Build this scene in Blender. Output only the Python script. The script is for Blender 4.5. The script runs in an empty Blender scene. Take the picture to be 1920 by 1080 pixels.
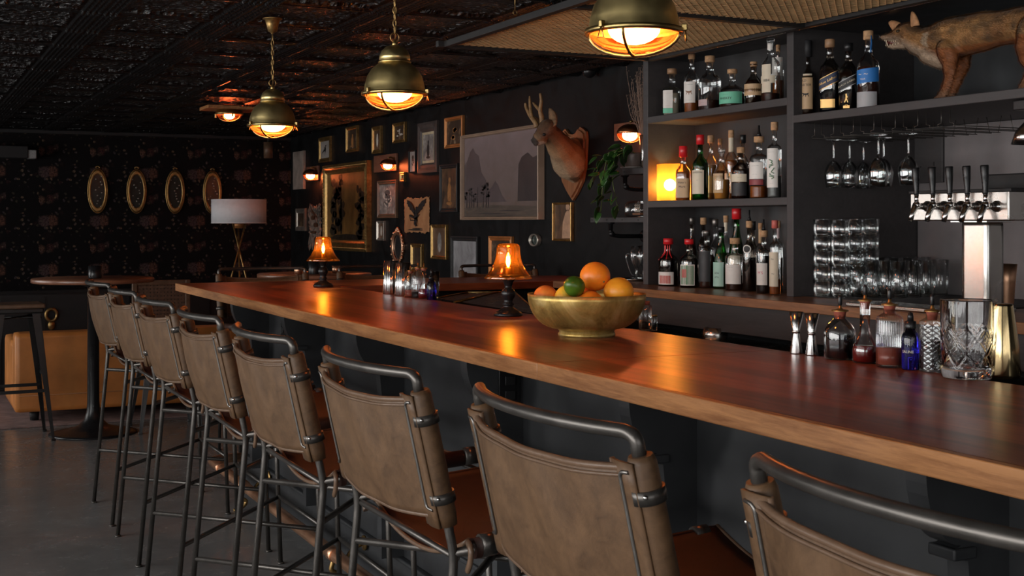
import bpy, bmesh, math, random
from math import sin, cos, pi, radians as R, sqrt, atan2
from mathutils import Vector, Matrix
random.seed(7)
D = bpy.data; COL = bpy.context.scene.collection
scene = bpy.context.scene

# ------------------------------------------------------------------ camera
F = 2350.0; U0 = 960.0; V0 = 417.0; H = 1.436          # lens in pixels of a 1920 wide frame, horizon row, eye height
TH = math.atan(1150 / F); S_, C_ = sin(TH), cos(TH)
cam = D.cameras.new('camera'); camo = D.objects.new('camera', cam); COL.objects.link(camo)
cam.sensor_width = 36; cam.lens = F / 1920 * 36; cam.shift_y = -(540 - V0) / 1920
cam.clip_end = 60; cam.clip_start = .05
camo.location = (0, 0, H); camo.rotation_euler = (pi / 2, 0, -TH)
cam.dof.use_dof = True; cam.dof.focus_distance = 4.2; cam.dof.aperture_fstop = 22
scene.camera = camo
# ------------------------------------------------------------------ view and world
vs = scene.view_settings
vs.view_transform = 'Standard'; vs.look = 'None'; vs.gamma = 1; vs.use_curve_mapping = False
vs.exposure = 0.0
w = D.worlds.new('world'); scene.world = w; w.use_nodes = True
w.node_tree.nodes['Background'].inputs[0].default_value = (.95, .96, 1, 1)
w.node_tree.nodes['Background'].inputs[1].default_value = 0.6

def area(name, loc, rot, sx, sy, power, col):
    l = D.lights.new(name, 'AREA'); l.shape = 'RECTANGLE'; l.size = sx; l.size_y = sy
    l.energy = power; l.color = col
    o = D.objects.new(name, l); COL.objects.link(o); o.location = loc; o.rotation_euler = rot
    return o
CEIL = 2.436; WALLX = 4.15; BACKY = 14.4; LEFTX = -3.4; FRONTY = -3.2
# daylight through the street windows of the left wall and of the wall behind the camera
area('daylight', (LEFTX - .25, 2.2, 1.45), (0, R(-90), 0), 1.9, 9.6, 520, (1, .965, .94))
area('daylight', (LEFTX - .25, 11.2, 1.45), (0, R(-90), 0), 1.9, 4.4, 150, (1, .965, .94))
area('daylight', (0.2, FRONTY - .25, 1.45), (R(90), 0, 0), 5.4, 1.9, 70, (1, .97, .95))

def point_lamp(name, loc, power, col, rad=.02):
    l = D.lights.new(name, 'POINT'); l.energy = power; l.color = col; l.shadow_soft_size = rad
    o = D.objects.new(name, l); COL.objects.link(o); o.location = loc
    return o

# where a line of sight meets a real plane of the room
def ray(u, v):
    a = (u - U0) / F
    return (S_ + a * C_, C_ - a * S_, -(v - V0) / F)
def on_z(u, v, z):
    d = ray(u, v); t = (z - H) / d[2]; return Vector((d[0] * t, d[1] * t, z))
def on_x(u, v, x):
    d = ray(u, v); t = x / d[0]; return Vector((x, d[1] * t, H + d[2] * t))
def on_y(u, v, y):
    d = ray(u, v); t = y / d[1]; return Vector((d[0] * t, y, H + d[2] * t))
def depth(p): return S_ * p[0] + C_ * p[1]

# ------------------------------------------------------------------ materials
def new_mat(name):
    m = D.materials.new(name); m.use_nodes = True
    nt = m.node_tree; return m, nt, nt.nodes['Principled BSDF']
def c4(c): return (c[0], c[1], c[2], 1)
def N(nt, t, **kw):
    n = nt.nodes.new(t)
    for k, v in kw.items():
        if k in n.inputs.keys() if hasattr(n.inputs, 'keys') else False: n.inputs[k].default_value = v
        else: setattr(n, k, v)
    return n
def L(nt, a, b): nt.links.new(a, b)
def ramp(nt, fac, stops):
    r = nt.nodes.new('ShaderNodeValToRGB'); e = r.color_ramp.elements
    while len(e) < len(stops): e.new(.5)
    for i, (p, c) in enumerate(stops): e[i].position = p; e[i].color = c4(c)
    L(nt, fac, r.inputs[0]); return r.outputs[0]
def coords(nt, scale=(1, 1, 1), rot=(0, 0, 0), kind='Object'):
    tc = nt.nodes.new('ShaderNodeTexCoord'); mp = nt.nodes.new('ShaderNodeMapping')
    mp.inputs['Scale'].default_value = scale; mp.inputs['Rotation'].default_value = rot
    L(nt, tc.outputs[kind], mp.inputs[0]); return mp.outputs[0]
def noise(nt, vec, scale, detail=4, rough=.55, dist=0):
    n = nt.nodes.new('ShaderNodeTexNoise'); n.inputs['Scale'].default_value = scale
    n.inputs['Detail'].default_value = detail; n.inputs['Roughness'].default_value = rough
    n.inputs['Distortion'].default_value = dist
    L(nt, vec, n.inputs['Vector']); return n.outputs['Fac']
def bump(nt, b, height, strength=.3, dist=.002):
    n = nt.nodes.new('ShaderNodeBump'); n.inputs['Strength'].default_value = strength
    n.inputs['Distance'].default_value = dist; L(nt, height, n.inputs['Height']); L(nt, n.outputs[0], b.inputs['Normal'])
    return n
def plain(name, col, rough=.5, metal=0, var=.12, scale=14, bmp=0, coat=0, spec=.5):
    """a paint, metal or plastic with a little unevenness of colour and gloss"""
    m, nt, b = new_mat(name); v = coords(nt)
    f = noise(nt, v, scale)
    lo = tuple(c * (1 - var) for c in col); hi = tuple(min(1, c * (1 + var)) for c in col)
    L(nt, ramp(nt, f, [(.3, lo), (.7, hi)]), b.inputs['Base Color'])
    rr = ramp(nt, f, [(.3, (rough * .85,) * 3), (.7, (min(1, rough * 1.15),) * 3)]); L(nt, rr, b.inputs['Roughness'])
    b.inputs['Metallic'].default_value = metal; b.inputs['Coat Weight'].default_value = coat
    b.inputs['Specular IOR Level'].default_value = spec
    if bmp: bump(nt, b, noise(nt, v, scale * 4), bmp)
    return m
def thin_glass(name, tint, rough=.02, gloss=1.0):
    """thin walled glass: clear light through, a real fresnel sheen on top"""
    m = D.materials.new(name); m.use_nodes = True; nt = m.node_tree; nt.nodes.clear()
    out = nt.nodes.new('ShaderNodeOutputMaterial'); t = nt.nodes.new('ShaderNodeBsdfTransparent')
    g = nt.nodes.new('ShaderNodeBsdfGlossy'); mx = nt.nodes.new('ShaderNodeMixShader')
    lw = nt.nodes.new('ShaderNodeLayerWeight'); lw.inputs[0].default_value = .28
    mu = nt.nodes.new('ShaderNodeMath'); mu.operation = 'MULTIPLY_ADD'; mu.inputs[1].default_value = .75 * gloss; mu.inputs[2].default_value = .07
    L(nt, lw.outputs['Fresnel'], mu.inputs[0]); L(nt, mu.outputs[0], mx.inputs[0])
    t.inputs[0].default_value = c4(tint); g.inputs[0].default_value = (1, 1, 1, 1); g.inputs[1].default_value = rough
    L(nt, t.outputs[0], mx.inputs[1]); L(nt, g.outputs[0], mx.inputs[2]); L(nt, mx.outputs[0], out.inputs[0])
    return m
def frosted(name, tr, tl, f, gl=0):
    m = D.materials.new(name); m.use_nodes = True; nt = m.node_tree; nt.nodes.clear()
    out = nt.nodes.new('ShaderNodeOutputMaterial'); a = nt.nodes.new('ShaderNodeBsdfTransparent'); b = nt.nodes.new('ShaderNodeBsdfTranslucent'); mx = nt.nodes.new('ShaderNodeMixShader')
    a.inputs[0].default_value = c4(tr); b.inputs[0].default_value = c4(tl); mx.inputs[0].default_value = f
    L(nt, a.outputs[0], mx.inputs[1]); L(nt, b.outputs[0], mx.inputs[2]); o = mx.outputs[0]
    if gl:
        g = nt.nodes.new('ShaderNodeBsdfGlossy'); g.inputs[1].default_value = .03; m2 = nt.nodes.new('ShaderNodeMixShader'); lw = nt.nodes.new('ShaderNodeLayerWeight'); lw.inputs[0].default_value = .25
        mu = nt.nodes.new('ShaderNodeMath'); mu.operation = 'MULTIPLY_ADD'; mu.inputs[1].default_value = .6; mu.inputs[2].default_value = gl
        L(nt, lw.outputs['Fresnel'], mu.inputs[0]); L(nt, mu.outputs[0], m2.inputs[0]); L(nt, o, m2.inputs[1]); L(nt, g.outputs[0], m2.inputs[2]); o = m2.outputs[0]
    L(nt, o, out.inputs[0]); return m
def solid_glass(name, col, rough=0.0, ior=1.48):
    m, nt, b = new_mat(name)
    b.inputs['Base Color'].default_value = c4(col); b.inputs['Transmission Weight'].default_value = 1
    b.inputs['Roughness'].default_value = rough; b.inputs['IOR'].default_value = ior; return m
def glow(name, col, strength):
    m = D.materials.new(name); m.use_nodes = True; nt = m.node_tree; nt.nodes.clear()
    out = nt.nodes.new('ShaderNodeOutputMaterial'); e = nt.nodes.new('ShaderNodeEmission')
    e.inputs[0].default_value = c4(col); e.inputs[1].default_value = strength; L(nt, e.outputs[0], out.inputs[0]); return m
def wood(name, dark, light, axis='Y', scale=1.0, rough=.3, coat=.3, board=0.0, bmp=.12, contrast=1):
    m, nt, b = new_mat(name)
    st = {'X': (.7, 9, 9), 'Y': (9, .7, 9), 'Z': (9, 9, .7)}[axis]
    v = coords(nt, tuple(s * scale for s in st))
    f1 = noise(nt, v, 1.6, 5, .6, 1.2); f2 = noise(nt, v, 9, 6, .7, .4)
    mx = nt.nodes.new('ShaderNodeMath'); mx.operation = 'MULTIPLY_ADD'; mx.inputs[1].default_value = .45
    L(nt, f2, mx.inputs[0]); m2 = nt.nodes.new('ShaderNodeMath'); m2.operation = 'MULTIPLY'; m2.inputs[1].default_value = .6
    L(nt, f1, m2.inputs[0]); L(nt, m2.outputs[0], mx.inputs[2])
    mid = tuple((a + c) / 2 for a, c in zip(dark, light))
    colr = ramp(nt, mx.outputs[0], [(.5 - .17 / contrast, dark), (.5, mid), (.5 + .17 / contrast, light)])
    if board:
        wv = coords(nt); sx = nt.nodes.new('ShaderNodeSeparateXYZ'); L(nt, wv, sx.inputs[0])
        dv = nt.nodes.new('ShaderNodeMath'); dv.operation = 'DIVIDE'; dv.inputs[1].default_value = board
        L(nt, sx.outputs['X' if axis == 'Y' else 'Y'], dv.inputs[0])
        fl = nt.nodes.new('ShaderNodeMath'); fl.operation = 'FLOOR'; L(nt, dv.outputs[0], fl.inputs[0])
        wn = nt.nodes.new('ShaderNodeTexWhiteNoise'); wn.noise_dimensions = '1D'; L(nt, fl.outputs[0], wn.inputs['W'])
        mp = nt.nodes.new('ShaderNodeMapRange'); mp.inputs['To Min'].default_value = .72; mp.inputs['To Max'].default_value = 1.25
        L(nt, wn.outputs['Value'], mp.inputs[0])
        mm = nt.nodes.new('ShaderNodeVectorMath'); mm.operation = 'SCALE'; L(nt, colr, mm.inputs[0]); L(nt, mp.outputs[0], mm.inputs['Scale'])
        colr = mm.outputs[0]
    L(nt, colr, b.inputs['Base Color'])
    b.inputs['Roughness'].default_value = rough; b.inputs['Coat Weight'].default_value = coat; b.inputs['Coat Roughness'].default_value = rough * .8
    bump(nt, b, mx.outputs[0], bmp, .0015); return m
def leather(name, c1, c2, rough=.5):
    m, nt, b = new_mat(name); v = coords(nt)
    f = noise(nt, v, 7, 8, .7, .9); g = noise(nt, coords(nt, (1, 1, 1), (.6, .3, .8)), 38, 6, .7, 1.0)
    mx = nt.nodes.new('ShaderNodeMath'); mx.operation = 'MULTIPLY_ADD'; mx.inputs[1].default_value = .35
    L(nt, g, mx.inputs[0]); m2 = nt.nodes.new('ShaderNodeMath'); m2.operation = 'MULTIPLY'; m2.inputs[1].default_value = .65
    L(nt, f, m2.inputs[0]); L(nt, m2.outputs[0], mx.inputs[2])
    L(nt, ramp(nt, mx.outputs[0], [(.33, c1), (.66, c2)]), b.inputs['Base Color']); b.inputs['Specular IOR Level'].default_value = .3
    b.inputs['Roughness'].default_value = rough
    vo = nt.nodes.new('ShaderNodeTexVoronoi'); vo.inputs['Scale'].default_value = 420; L(nt, v, vo.inputs['Vector'])
    bump(nt, b, vo.outputs['Distance'], .12, .0006); return m

M = {}
M['iron'] = plain('blackened_iron', (.088, .080, .073), .34, .75, .2, 20, .05)
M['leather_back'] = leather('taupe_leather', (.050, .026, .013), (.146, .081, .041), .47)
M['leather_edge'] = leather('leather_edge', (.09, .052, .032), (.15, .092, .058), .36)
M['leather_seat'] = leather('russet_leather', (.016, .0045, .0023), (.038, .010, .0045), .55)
M['clip'] = plain('pewter_clip', (.16, .15, .14), .35, .9)
M['black_paint'] = plain('black_paint', (.032, .034, .037), .45, 0, .25, 6, .05)
M['black_wood'] = wood('black_stained_wood', (.016, .016, .017), (.040, .039, .040), 'Y', 1, .5, 0, 0, .3)
M['shelf_paint'] = wood('charcoal_shelf_paint', (.034, .031, .032), (.052, .047, .048), 'Y', 1.2, .55, 0, 0, .15)
M['wall_black'] = None
M['counter'] = wood('mahogany_counter', (.065, .011, .0045), (.32, .076, .023), 'Y', .55, .30, .0, .085, .06, 1.25)
M['counter_far'] = wood('mahogany_counter_crosswise', (.065, .011, .0045), (.30, .072, .022), 'X', .55, .30, .0, 0, .06, 1.25)
M['counter_edge'] = wood('oak_edge', (.24, .085, .026), (.50, .225, .085), 'Y', 1.7, .42, .05, 0, .2, 1.5)
M['walnut'] = wood('walnut_backbar', (.10, .040, .016), (.30, .135, .055), 'Y', .8, .35, .1, .09, .12, 1.3)
M['brass'] = plain('aged_brass', (.42, .30, .12), .34, 1, .35, 12)
M['brass_lamp'] = plain('brushed_brass', (.72, .56, .25), .36, 1, .25, 9)
M['gold'] = plain('gilt', (.36, .225, .085), .38, .9, .4, 30, .2)
M['copper'] = plain('copper_tube', (.80, .46, .29), .38, 1, .25, 6)
M['goldsteel'] = plain('gold_tinted_steel', (.50, .38, .20), .16, 1, .3, 5)
M['steel'] = plain('brushed_steel', (.52, .50, .47), .26, 1, .12, 5)
M['chrome'] = plain('polished_steel', (.58, .57, .56), .17, 1, .08)
M['blackgloss'] = plain('black_plastic', (.010, .010, .011), .30, 0, .1, spec=.35)
M['blackmatte'] = plain('matte_black', (.010, .010, .011), .6, 0, .2)
M['cork'] = plain('cork', (.42, .25, .13), .8, 0, .3, 90)
M['redcork'] = plain('reddish_cork', (.30, .075, .045), .6, 0, .3, 60)
M['glass'] = thin_glass('clear_glass', (.93, .95, .95))
M['glass_soft'] = thin_glass('soft_clear_glass', (.93, .95, .95), .06, .35)
M['glass_dark'] = thin_glass('smoky_glass', (.55, .50, .45))
M['cutglass'] = solid_glass('cut_crystal', (1, 1, 1))
M['blueglass'] = solid_glass('cobalt_glass', (.035, .03, .62))
M['greenglass'] = thin_glass('green_glass', (.10, .42, .12))
M['amberglass'] = frosted('amber_glass', (1.0, .72, .36), (1.0, .50, .12), .022, .05)
M['ember_glass'] = thin_glass('orange_red_glass', (1.0, .20, .04), .06)

# ------------------------------------------------------------------ mesh helpers
class MB:
    def __init__(s): s.bm = bmesh.new(); s.mi = 0
    def _tag(s, fs, smooth=True):
        for f in fs: f.material_index = s.mi; f.smooth = smooth
    def box(s, c, d, rot=None, bev=0.0):
        b2 = bmesh.new(); bmesh.ops.create_cube(b2, size=1)
        for v in b2.verts: v.co = Vector((v.co.x * d[0], v.co.y * d[1], v.co.z * d[2]))
        if bev > 0:
            bmesh.ops.bevel(b2, geom=b2.edges[:], offset=min(bev, min(d) * .45), segments=2, affect='EDGES', profile=.7)
        mt = Matrix.Translation(Vector(c)) @ (rot.to_4x4() if rot is not None else Matrix())
        s._merge(b2, mt, bev > 0, True); return s
    def box2(s, a, b, bev=0.0):
        a, b = Vector(a), Vector(b)
        return s.box((a + b) / 2, [abs(x) for x in (b - a)], None, bev)
    def _merge(s, b2, mt, smooth=False, crisp=False):
        b2.normal_update()
        mp = {}
        for v in b2.verts: mp[v] = s.bm.verts.new(mt @ v.co)
        for f in b2.faces:
            try: nf = s.bm.faces.new([mp[v] for v in f.verts])
            except ValueError: continue
            nf.material_index = s.mi; n_ = f.normal; nf.smooth = smooth and not (crisp and max(abs(n_.x), abs(n_.y), abs(n_.z)) > .995)
        b2.free()
    def lathe(s, prof, seg=32, loc=(0, 0, 0), sq=None, n=4.0, mod=None, axis=None, caps=True):
        """prof: list of (r, z). sq: rounding of the plan at each row (0 round, 1 square)"""
        loc = Vector(loc); rows = []
        for i, (r, z) in enumerate(prof):
            row = []
            q = sq[i] if sq else 0
            for k in range(seg):
                a = 2 * pi * k / seg; rr = r
                if q:
                    e = (abs(cos(a)) ** n + abs(sin(a)) ** n) ** (-1 / n); rr = r * (1 + (e - 1) * q)
                if mod: rr = mod(rr, a, z)
                p = Vector((rr * cos(a), rr * sin(a), z))
                if axis is not None: p = axis @ p
                row.append(s.bm.verts.new(p + loc))
            rows.append(row)
        for i in range(len(rows) - 1):
            for k in range(seg):
                f = s.bm.faces.new((rows[i][k], rows[i][(k + 1) % seg], rows[i + 1][(k + 1) % seg], rows[i + 1][k]))
                f.material_index = s.mi; f.smooth = True
        if caps:
            if prof[0][0] > 1e-5: f = s.bm.faces.new(rows[0][::-1]); f.material_index = s.mi
            if prof[-1][0] > 1e-5: f = s.bm.faces.new(rows[-1]); f.material_index = s.mi
        return s
    def tube(s, pts, r, seg=12, closed=False, smooth_path=0, flat=None):
        pts = [Vector(p) for p in pts]
        if smooth_path: pts = fillet(pts, smooth_path)
        n = len(pts); rows = []; up = None
        rad = r if isinstance(r, (list, tuple)) else [r] * n
        for i, p in enumerate(pts):
            if closed: t = (pts[(i + 1) % n] - pts[i - 1]).normalized()
            else: t = (pts[min(i + 1, n - 1)] - pts[max(i - 1, 0)]).normalized()
            if up is None:
                up = Vector((0, 0, 1)) if abs(t.z) < .9 else Vector((1, 0, 0))
            x = t.cross(up).normalized(); up = x.cross(t).normalized()
            fx, fy = flat if flat else (1, 1)
            rows.append([s.bm.verts.new(p + (x * cos(2 * pi * k / seg) * fx + up * sin(2 * pi * k / seg) * fy) * rad[i]) for k in range(seg)])
        rng = range(n if closed else n - 1)
        for i in rng:
            a, b = rows[i], rows[(i + 1) % n]
            for k in range(seg):
                f = s.bm.faces.new((a[k], b[k], b[(k + 1) % seg], a[(k + 1) % seg])); f.smooth = True; f.material_index = s.mi
        if not closed:
            f = s.bm.faces.new(rows[0]); f.material_index = s.mi
            f = s.bm.faces.new(rows[-1][::-1]); f.material_index = s.mi
        return s
    def rod(s, a, b, r, seg=10): return s.tube([a, b], r, seg)
    def sphere(s, c, r, sub=2, sc=(1, 1, 1), rot=None):
        b2 = bmesh.new(); bmesh.ops.create_icosphere(b2, subdivisions=sub, radius=1)
        for v in b2.verts: v.co = Vector((v.co.x * r * sc[0], v.co.y * r * sc[1], v.co.z * r * sc[2]))
        s._merge(b2, Matrix.Translation(Vector(c)) @ (rot.to_4x4() if rot is not None else Matrix()), True); return s
    def prism(s, poly, z0, z1, mt=None, smooth=False):
        mt = mt or Matrix()
        a = [s.bm.verts.new(mt @ Vector((x, y, z0))) for x, y in poly]; b = [s.bm.verts.new(mt @ Vector((x, y, z1))) for x, y in poly]
        fs = [s.bm.faces.new(a[::-1]), s.bm.faces.new(b)]; n = len(poly)
        for i in range(n):
            f = s.bm.faces.new((a[i], a[(i + 1) % n], b[(i + 1) % n], b[i])); f.smooth = smooth; f.material_index = s.mi
        for f in fs: f.material_index = s.mi
        return s
    def grid(s, nu, nv, fn, smooth=True, thick=0):
        vs_ = [[s.bm.verts.new(fn(i / nu, j / nv)) for j in range(nv + 1)] for i in range(nu + 1)]
        for i in range(nu):
            for j in range(nv):
                f = s.bm.faces.new((vs_[i][j], vs_[i + 1][j], vs_[i + 1][j + 1], vs_[i][j + 1])); f.smooth = smooth; f.material_index = s.mi
        return s
    def build(s, name, mats, parent=None, loc=None, rotz=0, solid=0, sub=0, fixn=True):
        if fixn: bmesh.ops.recalc_face_normals(s.bm, faces=s.bm.faces[:])
        me = D.meshes.new(name); s.bm.to_mesh(me); s.bm.free()
        for m in (mats if isinstance(mats, (list, tuple)) else [mats]): me.materials.append(m)
        o = D.objects.new(name, me); COL.objects.link(o)
        if parent is not None: o.parent = parent
        if loc is not None: o.location = loc
        if rotz: o.rotation_euler = (0, 0, rotz)
        if solid:
            md = o.modifiers.new('solid', 'SOLIDIFY'); md.thickness = solid; md.offset = 0
        if sub:
            md = o.modifiers.new('sub', 'SUBSURF'); md.levels = sub; md.render_levels = sub
        return o
def fillet(pts, r, n=6):
    """round the corners of a path"""
    out = [pts[0]]
    for i in range(1, len(pts) - 1):
        a, p, b = pts[i - 1], pts[i], pts[i + 1]
        d1 = (a - p); d2 = (b - p); rr = min(r, d1.length * .48, d2.length * .48)
        q1 = p + d1.normalized() * rr; q2 = p + d2.normalized() * rr
        for k in range(n + 1):
            t = k / n; out.append(q1 * (1 - t) ** 2 + p * 2 * t * (1 - t) + q2 * t * t)
    out.append(pts[-1]); return out
def spline(pts, n=8):
    pts = [Vector(p) for p in pts]; P = [pts[0]] + pts + [pts[-1]]; out = []
    for i in range(1, len(P) - 2):
        for k in range(n):
            t = k / n; a, b, c, d = P[i - 1], P[i], P[i + 1], P[i + 2]
            out.append(.5 * ((2 * b) + (c - a) * t + (2 * a - 5 * b + 4 * c - d) * t * t + (3 * b - a - 3 * c + d) * t ** 3))
    out.append(pts[-1]); return out
def tag(o, label, cat, group=None, kind=None):
    o['label'] = label; o['category'] = cat
    if group: o['group'] = group
    if kind: o['kind'] = kind
    return o
def thing(name, label, cat, loc=(0, 0, 0), rotz=0, group=None):
    o = D.objects.new(name, None); o.empty_display_size = .05; COL.objects.link(o)
    o.location = loc; o.rotation_euler = (0, 0, rotz); return tag(o, label, cat, group)
def struct(name, mb, mat): o = mb.build(name, mat); o['kind'] = 'structure'; return o
def copy_tree(o, parent=None):
    c = o.copy(); COL.objects.link(c)
    if parent is not None: c.parent = parent
    for ch in [x for x in D.objects if x.parent == o]: copy_tree(ch, c)
    return c
def face_cam(p, turn=0): return atan2(-p[1], -p[0]) + pi / 2 + R(turn)      # turns a thing's -Y side to the room's front

def text_poly(txt, size, bold=0):
    cu = D.curves.new('t', 'FONT'); cu.body = txt; cu.size = size; cu.align_x = 'CENTER'; cu.align_y = 'CENTER'; cu.resolution_u = 2; cu.offset = bold
    o = D.objects.new('t', cu); COL.objects.link(o)
    me = o.to_mesh(); vs_ = [v.co.copy() for v in me.vertices]; fs = [tuple(p.vertices) for p in me.polygons]
    o.to_mesh_clear(); D.objects.remove(o); D.curves.remove(cu); return vs_, fs
def lettering(mb, items, wrap):
    for txt, size, x, z in items:
        vs_, fs = text_poly(txt, size)
        nv = [mb.bm.verts.new(wrap(v.x + x, v.y + z)) for v in vs_]
        for f in fs:
            try: nf = mb.bm.faces.new([nv[i] for i in f]); nf.material_index = mb.mi
            except ValueError: pass

# ================================================================== ROOM
def room():
    # walls -----------------------------------------------------------
    m, nt, b = new_mat('black_wall_paint'); v = coords(nt)
    f = noise(nt, v, 3.2, 6, .7, 1.4)
    L(nt, ramp(nt, f, [(.35, (.0055, .0056, .006)), (.62, (.008, .0083, .009)), (.80, (.017, .017, .018))]), b.inputs['Base Color'])
    L(nt, ramp(nt, f, [(.35, (.42,) * 3), (.7, (.6,) * 3)]), b.inputs['Roughness'])
    bump(nt, b, noise(nt, v, 60, 3), .12, .002)
    b.inputs['Specular IOR Level'].default_value = .22; M['wall_black'] = m
    struct('wall_right', MB().box2((WALLX, FRONTY - .1, 0), (WALLX + .12, BACKY + .1, CEIL + .05)), m)
    # flowered paper
    m, nt, b = new_mat('dark_floral_wallpaper')
    tc = nt.nodes.new('ShaderNodeTexCoord'); sx = nt.nodes.new('ShaderNodeSeparateXYZ'); L(nt, tc.outputs['Object'], sx.inputs[0])
    def wrap(sock, period, off):
        a = nt.nodes.new('ShaderNodeMath'); a.operation = 'ADD'; a.inputs[1].default_value = off; L(nt, sock, a.inputs[0])
        q = nt.nodes.new('ShaderNodeMath'); q.operation = 'FLOORED_MODULO'; q.inputs[1].default_value = period; L(nt, a.outputs[0], q.inputs[0]); return q.outputs[0]
    cb = nt.nodes.new('ShaderNodeCombineXYZ'); L(nt, wrap(sx.outputs['X'], .53, 10.1), cb.inputs[0]); L(nt, wrap(sx.outputs['Z'], .53, 10.3), cb.inputs[1])
    vec = cb.outputs[0]
    dn = nt.nodes.new('ShaderNodeTexNoise'); dn.inputs['Scale'].default_value = 17; dn.inputs['Detail'].default_value = 3; L(nt, vec, dn.inputs['Vector'])
    ad = nt.nodes.new('ShaderNodeVectorMath'); ad.operation = 'MULTIPLY_ADD'; ad.inputs[1].default_value = (.045, .045, 0)
    L(nt, dn.outputs['Color'], ad.inputs[0]); L(nt, vec, ad.inputs[2])
    def flowers(scale, r0, r1, rnd=1):
        vo = nt.nodes.new('ShaderNodeTexVoronoi'); vo.inputs['Scale'].default_value = scale; vo.inputs['Randomness'].default_value = rnd
        L(nt, ad.outputs[0], vo.inputs['Vector'])
        return ramp(nt, vo.outputs['Distance'], [(r0, (1, 1, 1)), (r1, (0, 0, 0))]), vo.outputs['Color']
    big, bc = flowers(7, .34, .52); sm, sc = flowers(24, .26, .42)
    pet = noise(nt, vec, 62, 4, .7)
    pr = ramp(nt, pet, [(.38, (.05, .05, .05)), (.60, (1, 1, 1))])
    sel = nt.nodes.new('ShaderNodeSeparateColor'); L(nt, bc, sel.inputs[0])
    sel2 = nt.nodes.new('ShaderNodeSeparateColor'); L(nt, sc, sel2.inputs[0])
    def mul(a, c):
        q = nt.nodes.new('ShaderNodeMath'); q.operation = 'MULTIPLY'; L(nt, a, q.inputs[0]); L(nt, c, q.inputs[1]); return q.outputs[0]
    def mix(fac, a, c):
        q = nt.nodes.new('ShaderNodeMix'); q.data_type = 'RGBA'; L(nt, fac, q.inputs[0])
        for s_, val in ((6, a), (7, c)):
            if isinstance(val, tuple): q.inputs[s_].default_value = c4(val)
            else: L(nt, val, q.inputs[s_])
        return q.outputs[2]
    fl = ramp(nt, sel.outputs[0], [(.28, (.085, .032, .030)), (.5, (.14, .070, .045)), (.8, (.09, .055, .055))])
    fs_ = ramp(nt, sel2.outputs[0], [(.2, (.06, .05, .035)), (.5, (.20, .13, .085)), (.8, (.08, .06, .065))])
    s2 = ramp(nt, sel2.outputs[1], [(.55, (0, 0, 0)), (.6, (1, 1, 1))])
    c1 = mix(mul(mul(big, pr), ramp(nt, sel.outputs[1], [(.3, (0, 0, 0)), (.36, (1, 1, 1))])), (.007, .0062, .0066), fl)
    c2 = mix(mul(mul(sm, pr), s2), c1, fs_)
    L(nt, c2, b.inputs['Base Color']); b.inputs['Roughness'].default_value = .75; b.inputs['Specular IOR Level'].default_value = .08
    struct('wall_back', MB().box2((LEFTX, BACKY, 0), (WALLX, BACKY + .12, CEIL + .05)), m)
    paint = M['black_paint']
    mb = MB(); x0, x1 = LEFTX - .12, LEFTX
    for a, c in (((x0, FRONTY, 0), (x1, BACKY, .5)), ((x0, FRONTY, 2.38), (x1, BACKY, CEIL + .05)), ((x0, FRONTY, .5), (x1, -2.6, 2.38)),
                 ((x0, 7.0, .5), (x1, 9.0, 2.38)), ((x0, 13.4, .5), (x1, BACKY, 2.38))): mb.box2(a, c)
    struct('wall_left', mb, paint)
    mb = MB(); y0, y1 = FRONTY - .12, FRONTY
    for a, c in (((LEFTX, y0, 0), (WALLX, y1, .5)), ((LEFTX, y0, 2.38), (WALLX, y1, CEIL + .05)), ((LEFTX, y0, .5), (-2.5, y1, 2.38)), ((2.9, y0, .5), (WALLX, y1, 2.38))): mb.box2(a, c)
    struct('wall_front', mb, paint)
    def window(nm, ax, pos, a, c, bars):
        mb = MB()
        def bx(s0, s1, z0, z1):
            if ax == 'x': mb.box2((pos - .10, s0, z0), (pos - .04, s1, z1), .004)
            else: mb.box2((s0, pos - .10, z0), (s1, pos - .04, z1), .004)
        bx(a, c, .5, .56); bx(a, c, 2.32, 2.38)
        for k in range(bars + 1):
            q = a + (c - a) * k / bars; q0 = min(max(q - .03, a), c - .06); bx(q0, q0 + .06, .5, 2.38)
        struct(nm, mb, M['blackmatte'])
        g = MB()
        if ax == 'x': g.box2((pos - .073, a, .5), (pos - .067, c, 2.38))
        else: g.box2((a, pos - .073, .5), (c, pos - .067, 2.38))
        go = g.build('window_glass', thin_glass('window_glass', (.97, .98, .98)), D.objects[nm])
    window('window_1', 'x', LEFTX, -2.6, 7.0, 6); window('window_2', 'x', LEFTX, 9.0, 13.4, 3); window('window_3', 'y', FRONTY, -2.5, 2.9, 4)
    # floor -----------------------------------------------------------
    m, nt, b = new_mat('polished_dark_concrete'); v = coords(nt)
    f = noise(nt, v, .9, 7, .62, .6); g = noise(nt, v, 7, 6, .7, .5); e = noise(nt, coords(nt, (1, 2.6, 1), (0, 0, .5)), 2.1, 8, .72, .3)
    base = ramp(nt, f, [(.3, (.13, .129, .128)), (.7, (.215, .213, .21))])
    mx = nt.nodes.new('ShaderNodeMix'); mx.data_type = 'RGBA'
    L(nt, ramp(nt, e, [(.625, (0, 0, 0)), (.665, (.7, .7, .7))]), mx.inputs[0]); L(nt, base, mx.inputs[6]); mx.inputs[7].default_value = (.42, .33, .25, 1)
    mx2 = nt.nodes.new('ShaderNodeMix'); mx2.data_type = 'RGBA'; mx2.blend_type = 'MULTIPLY'; mx2.inputs[0].default_value = .5
    L(nt, mx.outputs[2], mx2.inputs[6]); L(nt, ramp(nt, g, [(.3, (.7, .7, .7)), (.7, (1.2, 1.2, 1.2))]), mx2.inputs[7])
    L(nt, mx2.outputs[2], b.inputs['Base Color'])
    L(nt, ramp(nt, g, [(.3, (.18, .18, .18)), (.75, (.32, .32, .32))]), b.inputs['Roughness'])
    bump(nt, b, g, .05, .002)
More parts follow.
